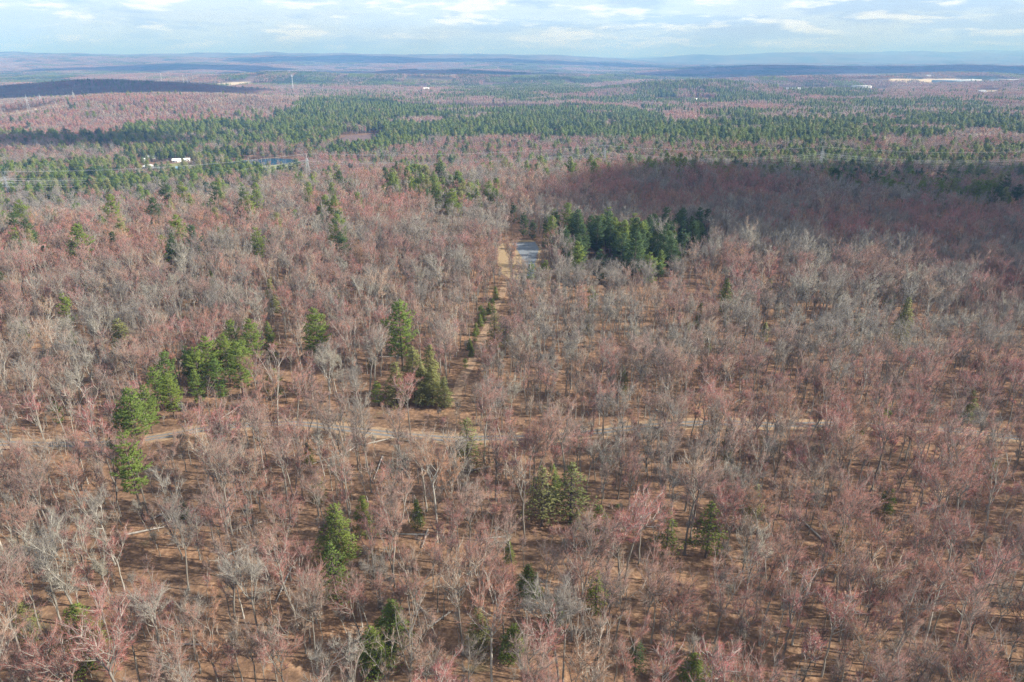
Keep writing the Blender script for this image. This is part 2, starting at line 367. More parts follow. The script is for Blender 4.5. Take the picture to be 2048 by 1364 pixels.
pav = ribbon(None, [(1030, 479), (1044, 490), (1052, 505), (1054, 522), (1054, 538), (1060, 550), (1072, 560)], 6.5, M_asphalt, 0.06, 0.3)
patch('dry_bank', [(1225, 342), (1300, 338), (1440, 341), (1455, 347), (1330, 352), (1240, 350)], M_sand, 2.5, 0.1, 4)
patch('dry_bank', [(1545, 343), (1600, 340), (1660, 344), (1640, 349), (1560, 349)], M_sand, 2.5, 0.1, 4)
patch('utility_track', [(0, 232), (70, 218), (110, 210), (112, 217), (60, 228), (0, 243)], M_sand, 5.0, 0.3, 6)
patch('marsh', [(690, 272), (760, 268), (770, 280), (740, 296), (690, 300), (660, 290)], M_marsh, 5, 0.3, 8)
patch('field', [(800, 212), (1040, 214), (1045, 218), (880, 219), (800, 216)], M_sand, 10, 1.0, 20)
patch('field', [(870, 214), (1030, 213), (1030, 217.5), (880, 219.5)], M_straw, 10, 1.3, 15)
patch('field', [(1778, 159), (1850, 157), (1915, 158), (1925, 167), (1850, 169), (1785, 165)], M_sand, 18, 1.5, 30)
patch('field', [(1300, 199), (1380, 197), (1430, 200), (1380, 206), (1310, 205)], M_lawn, 10, 1.0, 15)
patch('field', [(425, 168), (500, 163), (505, 168), (440, 178)], M_sand, 12, 1.0, 20)
patch('field', [(1940, 183), (2010, 180), (2000, 187), (1950, 190)], M_sand, 10, 1.0, 15)
patch('lawn', [(300, 330), (370, 326), (390, 334), (350, 345), (300, 343)], M_lawn, 3, 0.12, 5)
patch('lawn', [(400, 345), (470, 328), (590, 318), (605, 325), (590, 345), (500, 352), (420, 352)], M_lawn, 3, 0.10, 5)
patch('sandy_shore', [(582, 336), (590, 326), (612, 322), (614, 327), (598, 336), (588, 343)], M_sand, 2, 0.3, 3)
# pond water
mb = MB(); th = np.linspace(0, 2 * math.pi, 60, endpoint=False)
rad = 1.0 + 0.12 * np.sin(2 * th + 0.6) + 0.07 * np.sin(5 * th)
V = np.c_[PONDC[0] + 50 * rad * np.cos(th), PONDC[1] + 42 * rad * np.sin(th), np.full(60, -47.6)]
V = np.vstack([V, [[PONDC[0], PONDC[1], -47.6]]])
mb.add(V, tris=[(i, (i + 1) % 60, 60) for i in range(60)])
mw, ntw, bw = newmat('pond_water'); bw.inputs[0].default_value = (0.02, 0.09, 0.17, 1); bw.inputs['Roughness'].default_value = 0.1
bw.inputs['Specular IOR Level'].default_value = 0.5
bpn = N(ntw, 'ShaderNodeBump'); bpn.inputs['Strength'].default_value = 0.25; bpn.inputs['Distance'].default_value = 0.1
ntw.links.new(noise(ntw, objpos(ntw), 0.8, 3), bpn.inputs['Height']); ntw.links.new(bpn.outputs[0], bw.inputs['Normal'])
tag(mb.build('pond_water', mw), kind='structure')

# ------------------------------------------------------------------ tree generators
def unit(v): return v / np.maximum(np.linalg.norm(v, axis=-1, keepdims=True), 1e-9)
def gen_bare(r, H, cr, cb, ntw, tr, twl=(0.5, 1.4), simple=False, nb=7):
    """returns trunk MB, crown MB (material 0 = bark, 1 = twig)"""
    tk, cw = MB(), MB(); r0 = H * 0.0085 + 0.03
    hf = H * r.uniform(0.36, 0.62); lean = r.normal(0, 0.025, 2) * H
    n = 5; t = np.linspace(0, 1, n + 1); path = np.c_[lean[0] * t * t + r.normal(0, 0.06, n + 1), lean[1] * t * t + r.normal(0, 0.06, n + 1), hf * t]; path[0, :2] = 0
    rad = np.interp(t, [0, 0.08, 1], [r0 * 1.35, r0, r0 * 0.72])
    path[0, 2] = -0.4
    tk.tubes(path[:-1], path[1:], rad[:-1], rad[1:], 5 if simple else 6)
    top = path[-1]; leaders = []; nl = int(r.choice([1, 2, 2, 3]))
    a0 = r.uniform(0, 6.28)
    for i in range(nl):
        a = a0 + i * 6.28 / nl + r.normal(0, 0.3); off = (0.12 if nl == 1 else 0.42) * cr * r.uniform(0.7, 1.2)
        end = np.array([top[0] + math.cos(a) * off, top[1] + math.sin(a) * off, H * r.uniform(0.84, 0.97)])
        tt = np.linspace(0, 1, 5)[:, None]; pp = top * (1 - tt) + end * tt; pp[:, :2] += (top[:2] - end[:2]) * 0.25 * np.sin(tt * math.pi) * -1
        pp[1:-1] += r.normal(0, 0.14, (3, 3)); rr_ = np.linspace(r0 * (0.7 if nl == 1 else 0.52), 0.025, 5)
        tk.tubes(pp[:-1], pp[1:], rr_[:-1], rr_[1:], 4 if simple else 5); leaders.append((pp, rr_))
    zc, hz = H * (cb + 1) / 2, H * (1 - cb) / 2; S0 = []; S1 = []
    nlimb = 9 if simple else int(r.integers(13, 18))
    for i in range(nlimb):
        pp, rr_ = leaders[i % nl]; f = r.uniform(0.0, 0.88)
        if i < nl * 1 and not simple:
            s = path[-2] * 0.5 + path[-1] * 0.5
        else:
            s = np.array([np.interp(f, np.linspace(0, 1, 5), pp[:, k]) for k in range(3)])
        a = i * 2.4 + r.normal(0, 0.5); el = R(r.uniform(30, 62) + 12 * f)
        ze = min(s[2] + 0.5 * hz, H * 0.97); reach = cr * math.sqrt(max(0.1, 1 - ((ze - zc) / hz) ** 2)) * r.uniform(0.65, 1.12)
        L = reach / math.cos(el); L = min(L, (H * 1.03 - s[2]) / max(0.3, math.sin(el)) + 0.5)
        d = np.array([math.cos(a) * math.cos(el), math.sin(a) * math.cos(el), math.sin(el)])
        q = [s]; dd = d.copy()
        for k in range(3):
            dd = unit(dd + r.normal(0, 0.10, 3) + np.array([0, 0, 0.13])); q.append(q[-1] + dd * L / 3)
        q = np.array(q); br = r0 * 0.46 * r.uniform(0.7, 1.25) * (1 - 0.5 * f); qr = np.linspace(br, 0.02, 4)
        tk.tubes(q[:-1], q[1:], qr[:-1], qr[1:], 4); S0 += list(q[1:-1]); S1 += list(q[2:])
        for k in range(nb):
            g = r.uniform(0.2, 1.0); seg = min(2, int(g * 3)); b0 = q[seg] + (q[seg + 1] - q[seg]) * (g * 3 - seg)
            bd = unit(unit(q[seg + 1] - q[seg]) * 0.7 + unit(r.normal(0, 1, 3)) * 0.75 + np.array([0, 0, 0.3])); bl = L * r.uniform(0.22, 0.45)
            m1 = b0 + bd * bl * 0.5; bd2 = unit(bd + r.normal(0, 0.25, 3) + np.array([0, 0, 0.15])); m2 = m1 + bd2 * bl * 0.5
            cw.tubes([b0, m1], [m1, m2], [0.055, 0.036], [0.036, 0.016], 3); S0 += [b0, m1]; S1 += [m1, m2]
    for pp, _ in leaders: S0 += list(pp[2:-1]); S1 += list(pp[3:])
    S0 = np.array(S0); S1 = np.array(S1); k = r.integers(0, len(S0), ntw); g = r.uniform(0.1, 1, (ntw, 1))
    o = S0[k] + (S1[k] - S0[k]) * g; sd_ = unit(S1[k] - S0[k])
    d = unit(sd_ * 1.0 + unit(r.normal(0, 1, (ntw, 3))) * 0.68 + np.array([0, 0, 0.32])); L = r.uniform(*twl, (ntw, 1))
    inner = r.random(ntw) < np.where(g[:, 0] < 0.5, 0.38, 0.08); rw = r.uniform(0.7, 1.3, ntw) * tr
    cw.spikes(o[inner], (o + d * L)[inner], rw[inner], mat=0); cw.spikes(o[~inner], (o + d * L)[~inner], rw[~inner], mat=1)
    # a second order of fine twig ends
    h = ntw // 2; o2 = (o + d * L * r.uniform(0.3, 0.9, (ntw, 1)))[:h]; d2 = unit(d[:h] + unit(r.normal(0, 1, (h, 3))) * 0.9)
    cw.spikes(o2, o2 + d2 * L[:h] * 0.6, tr * 0.8, mat=1)
    return tk, cw
def gen_conifer(r, H, cr, cb, kind='pine', tuft=1.0, bs=1.0, taper=0.02):
    tk, cw = MB(), MB(); r0 = 0.0095 * H + 0.04
    n = 6; t = np.linspace(0, 1, n + 1); path = np.c_[r.normal(0, 0.05, n + 1), r.normal(0, 0.05, n + 1), H * 0.985 * t]; path[0] = (0, 0, -0.4)
    rad = r0 * (1 - t) ** 0.85 + 0.03; tk.tubes(path[:-1], path[1:], rad[:-1], rad[1:], 6)
    z = H * cb; P0 = []; P1 = []; W = []; lop = r.uniform(0, 6.28)
    if kind == 'pine':
        step = 0.95
    else: step = 0.62
    while z < H * 0.985:
        f = (z - H * cb) / (H * (1 - cb))
        if kind == 'pine': prof = min(1.0, 0.55 + 1.5 * f) * (1 - f ** 2.0) ** 0.75 * 1.0 + 0.06
        else: prof = (1 - f ** 1.3) ** 0.8 * min(1, 0.7 + 2.5 * f) + 0.05
        nb = int(r.integers(4, 7)) if kind == 'pine' else int(r.integers(5, 8))
        if kind == 'pine' and r.random() < 0.10: z += step; continue
        a0 = r.uniform(0, 6.28)
        for i in range(nb):
            a = a0 + i * 6.28 / nb + r.normal(0, 0.25)
            if r.random() < 0.13: continue
            L = cr * prof * r.uniform(0.50, 1.28) * (1 + 0.15 * math.cos(a - lop))
            if L < 0.3: L = 0.3
            e0 = R(8 + 30 * f) if kind == 'pine' else R(-8 + 25 * f)
            d = np.array([math.cos(a) * math.cos(e0), math.sin(a) * math.cos(e0), math.sin(e0)])
            s = np.array([0, 0, z + r.normal(0, 0.15)]); mid = s + d * L * 0.5
            d2 = unit(d + np.array([0, 0, 0.32 if kind == 'pine' else -0.28])); end = mid + d2 * L * 0.5
            cw.tubes([s, mid], [mid, end], [0.05, 0.03], [0.03, 0.01], 3, mat=0)
            nt_ = max(3, int(L * (8.0 if kind == 'pine' else 6.2) * tuft)); g = r.uniform(0.22 if L > 2 else 0.05, 1.0, (nt_, 1)) ** 0.8
            c = np.where(g < 0.5, s + (mid - s) * g * 2, mid + (end - mid) * (g * 2 - 1))
            side = np.array([-math.sin(a), math.cos(a), 0.0]); wd = (0.16 + 0.20 * (1 - np.abs(g - 0.6))) * L
            lat = r.uniform(-1, 1, (nt_, 1)); c = c + side * lat * wd + r.normal(0, 0.07, (nt_, 3)); c = c - d * np.abs(lat) * wd * 0.35
            for q in range(4 if kind == 'pine' else 3):
                dr = unit(d * 0.7 + side * lat * 0.8 + unit(r.normal(0, 1, (nt_, 3))) * 0.75 + np.array([0, 0, 0.35 if kind == 'pine' else -0.15]))
                ll = r.uniform(0.38, 0.75, (nt_, 1)) * bs * (0.85 if kind != 'pine' else 1)
                P0.append(c); P1.append(c + dr * ll); W.append(np.full(nt_, 0.075 * bs * r.uniform(0.8, 1.3)))
        z += step * r.uniform(0.75, 1.25) * (1.0 if bs < 1.5 else bs * 0.55)
    cw.spikes(np.concatenate(P0), np.concatenate(P1), np.concatenate(W), mat=1)
    return tk, cw
def merge(tk, cw):
    o = MB()
    for src, base in ((tk, None), (cw, None)):
        off = o.n
        o.v += src.v; o.n += src.n
        o.t += [(t + off, mm) for t, mm in src.t]; o.q += [(q + off, mm) for q, mm in src.q]
    return o
def mesh_variants(mb, name, mats_list, bark, smooth_=False):
    me = mb.mesh(name, [bark, mats_list[0]], smooth_); out = [me]
    for mt in mats_list[1:]:
        c = me.copy(); c.materials[1] = mt; out.append(c)
    return out

TW = [M_red, M_pink, M_grey]
NS = 14
bare_H = []; bare_tr = []; bare_cw = []; bare_src = []     # near level of detail
for i in range(NS):
    r = np.random.default_rng(100 + i); H = [19.5, 21, 18, 22, 17, 20, 16, 12.5, 10, 21, 18.5, 15, 23, 17.5][i]; cr_ = [4.6, 4.2, 3.8, 4.9, 4.4, 3.2, 3.6, 2.3, 1.9, 3.0, 4.9, 4.0, 3.6, 2.7][i]
    cbf = [0.50, 0.56, 0.52, 0.54, 0.46, 0.60, 0.47, 0.40, 0.33, 0.62, 0.44, 0.40, 0.62, 0.55][i]
    nt_ = [2500, 2300, 1800, 2900, 2300, 1500, 1600, 800, 600, 1500, 2600, 1900, 1300, 1100][i]
    tk, cw = gen_bare(r, H, cr_ * 0.92, cbf, int(nt_ * 0.92), 0.0128)
    bare_H.append(H); bare_tr.append(tk.mesh('trunk', M_bark, True)); bare_cw.append(mesh_variants(cw, 'crown', TW, M_bark))
    bare_src.append(mesh_variants(merge(tk, cw), 'bare_source', TW, M_bark))
b1_src = []
for i in range(6):
    r = np.random.default_rng(200 + i); H = [19, 20.5, 17, 21, 18, 13][i]
    tk, cw = gen_bare(r, H, [4.7, 4.1, 4.3, 5.0, 3.8, 2.9][i], 0.42, 400, 0.032, (0.8, 1.9), True, 3)
    b1_src.append(mesh_variants(merge(tk, cw), 'bare_mid_source', TW, M_bark))
def gen_clump(r, size, n, nsp, wsp, H=(14, 20), cr=4.2, mix=(0.3, 0.4, 0.3)):
    mb = MB(); xy = r.uniform(-size / 2, size / 2, (n, 2)); h = r.uniform(*H, n)
    b = np.c_[xy, np.zeros(n)]; t = np.c_[xy, h * 0.8]
    mb.tubes(b, t, 0.22 + wsp * 0.1, 0.08, 3, mat=0)
    k = np.repeat(np.arange(n), nsp); m_ = len(k)
    f = r.uniform(0.42, 0.85, m_); o = np.c_[xy[k] + r.normal(0, 0.4 * cr * 0.4, (m_, 2)), h[k] * f]
    d = unit(r.normal(0, 1, (m_, 3)) * np.array([1, 1, 0.55]) + np.array([0, 0, 0.75])); L = cr * r.uniform(0.6, 1.15, (m_, 1))
    tm = r.choice(3, n, p=mix)[k]
    for c in range(3):
        s_ = tm == c
        if s_.any(): mb.spikes(o[s_], (o + d * L)[s_], wsp * r.uniform(0.7, 1.3, int(s_.sum())), mat=1 + c)
    return mb
MIX = [(0.30, 0.44, 0.26), (0.13, 0.50, 0.37), (0.04, 0.36, 0.60)]
b2_src = [[gen_clump(np.random.default_rng(300 + i * 3 + c), 44, 40, 60, 0.13, mix=MIX[c]).mesh('bare_clump_source', [M_bark] + TW) for c in range(3)] for i in range(4)]
b3_src = [[gen_clump(np.random.default_rng(330 + i * 3 + c), 210, 560, 12, 0.75, (11, 19), 5.0, MIX[c]).mesh('bare_far_source', [M_bark] + TW) for c in range(3)] for i in range(2)]
# conifers: shapes x needle colours
CM = [M_pine, M_lime, M_olive, M_dark]
con_spec = [('pine', 22, 4.5, 0.24), ('pine', 20, 5.0, 0.20), ('pine', 24, 3.7, 0.36), ('hemlock', 18, 4.2, 0.12), ('hemlock', 15, 3.8, 0.08), ('pine', 15, 4.0, 0.10)]
con_tr = []; con_cw = []; con_src = []
for i, (kd, H, c_, b_) in enumerate(con_spec):
    tk, cw = gen_conifer(np.random.default_rng(400 + i), H, c_, b_, kd)
    con_tr.append(tk.mesh('trunk', M_pbark, True)); con_cw.append(mesh_variants(cw, 'crown', CM, M_pbark))
sp_tk, sp_cw = gen_conifer(np.random.default_rng(431), 17, 3.6, 0.22, 'hemlock', 0.42)      # thin, see-through
con_spec.append(('thin', 17, 3.6, 0.22)); con_tr.append(sp_tk.mesh('trunk', M_pbark, True)); con_cw.append(mesh_variants(sp_cw, 'crown', CM, M_pbark))
c1_src = []
for i in range(4):
    kd, H, c_, b_ = [('pine', 20, 4.9, 0.24), ('pine', 18, 5.3, 0.2), ('pine', 22, 4.6, 0.34), ('hemlock', 15, 4.0, 0.12)][i]
    tk, cw = gen_conifer(np.random.default_rng(450 + i), H, c_, b_, kd, 0.26, 2.1)
    c1_src.append(mesh_variants(merge(tk, cw), 'conifer_mid_source', CM, M_pbark))
c2_src = []
for i in range(3):
    r = np.random.default_rng(470 + i); mb = MB(); n = 110; H = 18 + i; mb.tubes([(0, 0, 0)], [(0, 0, H * 0.9)], 0.3, 0.1, 3)
    z = r.uniform(0.2, 0.95, n); a = r.uniform(0, 6.28, n); q = (1 - z) ** 0.5 * 3.9; o = np.c_[np.cos(a) * q * 0.4, np.sin(a) * q * 0.4, z * H]
    e = np.c_[np.cos(a) * q * 1.35, np.sin(a) * q * 1.35, z * H + r.uniform(-0.6, 1.6, n)]; e[:6] = o[:6] + [0, 0, 3]
    mb.spikes(o, e, 0.55, mat=1); c2_src.append(mesh_variants(mb, 'conifer_far_source', CM, M_pbark))
def gen_cclump(r, size, n):
    mb = MB(); xy = r.uniform(-size / 2, size / 2, (n, 2)); h = r.uniform(13, 21, n); k = np.repeat(np.arange(n), 9); m_ = len(k)
    f = r.uniform(0.3, 0.9, m_); a = r.uniform(0, 6.28, m_); o = np.c_[xy[k], h[k] * f]
    q = (1 - f) ** 0.5 * 4.6; e = o + np.c_[np.cos(a) * q, np.sin(a) * q, r.uniform(0, 3.5, m_)]
    mb.tubes(np.c_[xy, np.zeros(n)], np.c_[xy, h], 0.5, 0.1, 3, mat=0); mb.spikes(o, e, 1.3, mat=1); return mb
c3_src = [mesh_variants(gen_cclump(np.random.default_rng(490 + i), 150, 260), 'conifer_stand_source', CM, M_pbark) for i in range(3)]

# ------------------------------------------------------------------ what grows where
def dist_line(x, y, L):
    d = np.full(x.shape, 1e9)
    for a, b in zip(L[:-1], L[1:]):
        ab = b - a; t = np.clip(((x - a[0]) * ab[0] + (y - a[1]) * ab[1]) / (ab @ ab), 0, 1)
        d = np.minimum(d, np.hypot(x - a[0] - ab[0] * t, y - a[1] - ab[1] * t))
    return d
road_s = road_c[::4]; lane_s = lane_c[::3]; pav_s = pav[::3]
PYL = [(22, 402), (618, 357), (1208, 342), (1638, 345), (2120, 352)]
pyl_w = np.array([at(*p)[:2] for p in PYL])
BLOCK = [[(478, 143.5), (536, 143.5), (536, 150), (478, 150)], [(855, 139), (905, 139), (905, 143), (855, 143)], [(795, 211), (1045, 212), (1045, 219), (880, 221), (795, 217)], [(1775, 157), (1930, 156), (1930, 169), (1780, 168)],
         [(1300, 197), (1430, 196), (1430, 206), (1310, 206)], [(1550, 174), (1780, 171), (1780, 183), (1560, 184)], [(1910, 158), (2040, 158), (2040, 168), (1910, 168)],
         [(0, 228), (112, 206), (114, 219), (0, 246)], [(690, 270), (765, 266), (772, 282), (742, 298), (690, 302), (660, 290)],
         [(300, 325), (375, 322), (392, 334), (352, 348), (300, 345)], [(410, 347), (470, 328), (590, 318), (612, 324), (590, 340), (500, 345), (420, 350)],
         [(425, 166), (505, 161), (508, 170), (440, 180)], [(1938, 181), (2012, 178), (2002, 189), (1948, 192)]]
DARKG = [(1088, 478), (1180, 490), (1300, 500), (1420, 478), (1425, 505), (1350, 560), (1300, 580), (1190, 570), (1140, 560), (1095, 510)]
LEFTG = [(318, 830), (345, 765), (420, 735), (480, 730), (540, 730), (545, 760), (500, 805), (440, 825), (370, 845), (330, 850)]
OLIVEG = [(755, 800), (800, 775), (860, 775), (905, 800), (900, 822), (830, 828), (760, 815)]
def cover(x, y, z, near):
    """probability of conifer and whether anything may grow"""
    u, v, dep = proj(x, y, z)
    ok = np.ones(x.shape, bool)
    for b in BLOCK: ok &= ~inpoly(u, v, b)
    if near:
        ok &= dist_line(x, y, road_s) > 2.7; ok &= dist_line(x, y, lane_s) > 3.2; ok &= dist_line(x, y, pav_s) > 4.5
        ok &= ~inpoly(u, v, clear_poly)
    ok &= ~((dist_line(x, y, pyl_w) < 17) & (u > 1150))
    pc = np.full(x.shape, 0.0)
    n = fbm(x / 120, y / 120, 3); nn = fbm(x / 420 + 7, y / 300 + 3, 3)
    pc = np.where((y < 360) & near, 0.026, 0.0); pc = np.where(v < 345, 0.015 + 0.16 * smooth(0.54, 0.70, nn), pc)
    def reg(poly, p, gate=0.45, soft=0.12):
        nonlocal pc
        k = inpoly(u, v, poly); pc = np.where(k, np.maximum(pc, p * smooth(gate - soft, gate + soft, n)), pc)
    pc = np.where((v > 345) & (v < 560) & (u < 720) & (pc < 0.03), 0.060, pc); pc = np.where((v < 420) & (y < 1350) & (y > 600), np.maximum(pc, 0.07 + 0.25 * smooth(0.5, 0.65, n)), pc)
    reg([(1400, 316), (2060, 308), (2060, 348), (1640, 342), (1400, 336)], 0.65, 0.47)
    reg([(590, 208), (700, 203), (830, 214), (1000, 226), (1150, 214), (1240, 222), (1330, 240), (1330, 300), (1180, 290), (1000, 285), (900, 290), (760, 318), (660, 326), (560, 300), (500, 300), (390, 300), (400, 262), (470, 240), (580, 235)], 0.95, 0.38)
    reg([(1240, 205), (1700, 192), (2060, 205), (2060, 300), (1700, 300), (1330, 300), (1330, 240)], 0.78, 0.46)
    reg([(1330, 262), (1640, 280), (1900, 285), (1890, 300), (1640, 298), (1330, 300)], 0.95, 0.42)
    reg([(1100, 150), (1650, 150), (1750, 190), (1250, 212), (1020, 208), (1000, 180)], 0.8, 0.43)
    reg([(930, 176), (1120, 170), (1160, 200), (1090, 212), (950, 205), (850, 196)], 0.7, 0.44)
    reg([(640, 200), (900, 188), (960, 205), (880, 212), (700, 206)], 0.55, 0.45)
    reg([(0, 352), (180, 335), (420, 352), (600, 340), (660, 345), (520, 372), (350, 385), (230, 410), (100, 412), (0, 400)], 0.92, 0.36)
    reg([(250, 268), (400, 240), (560, 250), (560, 300), (480, 325), (400, 340), (280, 350), (230, 300)], 0.8, 0.42)
    reg([(0, 278), (240, 282), (230, 298), (0, 300)], 0.75, 0.40)
    reg([(1640, 338), (1800, 340), (2048, 352), (2048, 430), (1930, 430), (1700, 405), (1560, 370)], 0.75, 0.45)
    reg([(640, 316), (1050, 296), (1400, 300), (1400, 325), (1000, 322), (700, 340)], 0.40, 0.47)
    reg([(660, 335), (790, 338), (940, 370), (860, 372), (760, 365), (690, 350)], 0.6, 0.42)
    reg([(765, 385), (830, 372), (930, 392), (1010, 410), (1010, 436), (930, 446), (860, 432), (770, 405)], 0.42, 0.2)
    reg(DARKG, 0.85, 0.2); reg(LEFTG, 0.95, 0.2); reg(OLIVEG, 0.85, 0.2)
    pc = np.where(inpoly(u, v, [(0, 180), (600, 180), (600, 214), (470, 238), (400, 258), (250, 264), (0, 268)]), pc * 0.25, pc)
    return ok, pc
HANDP = []
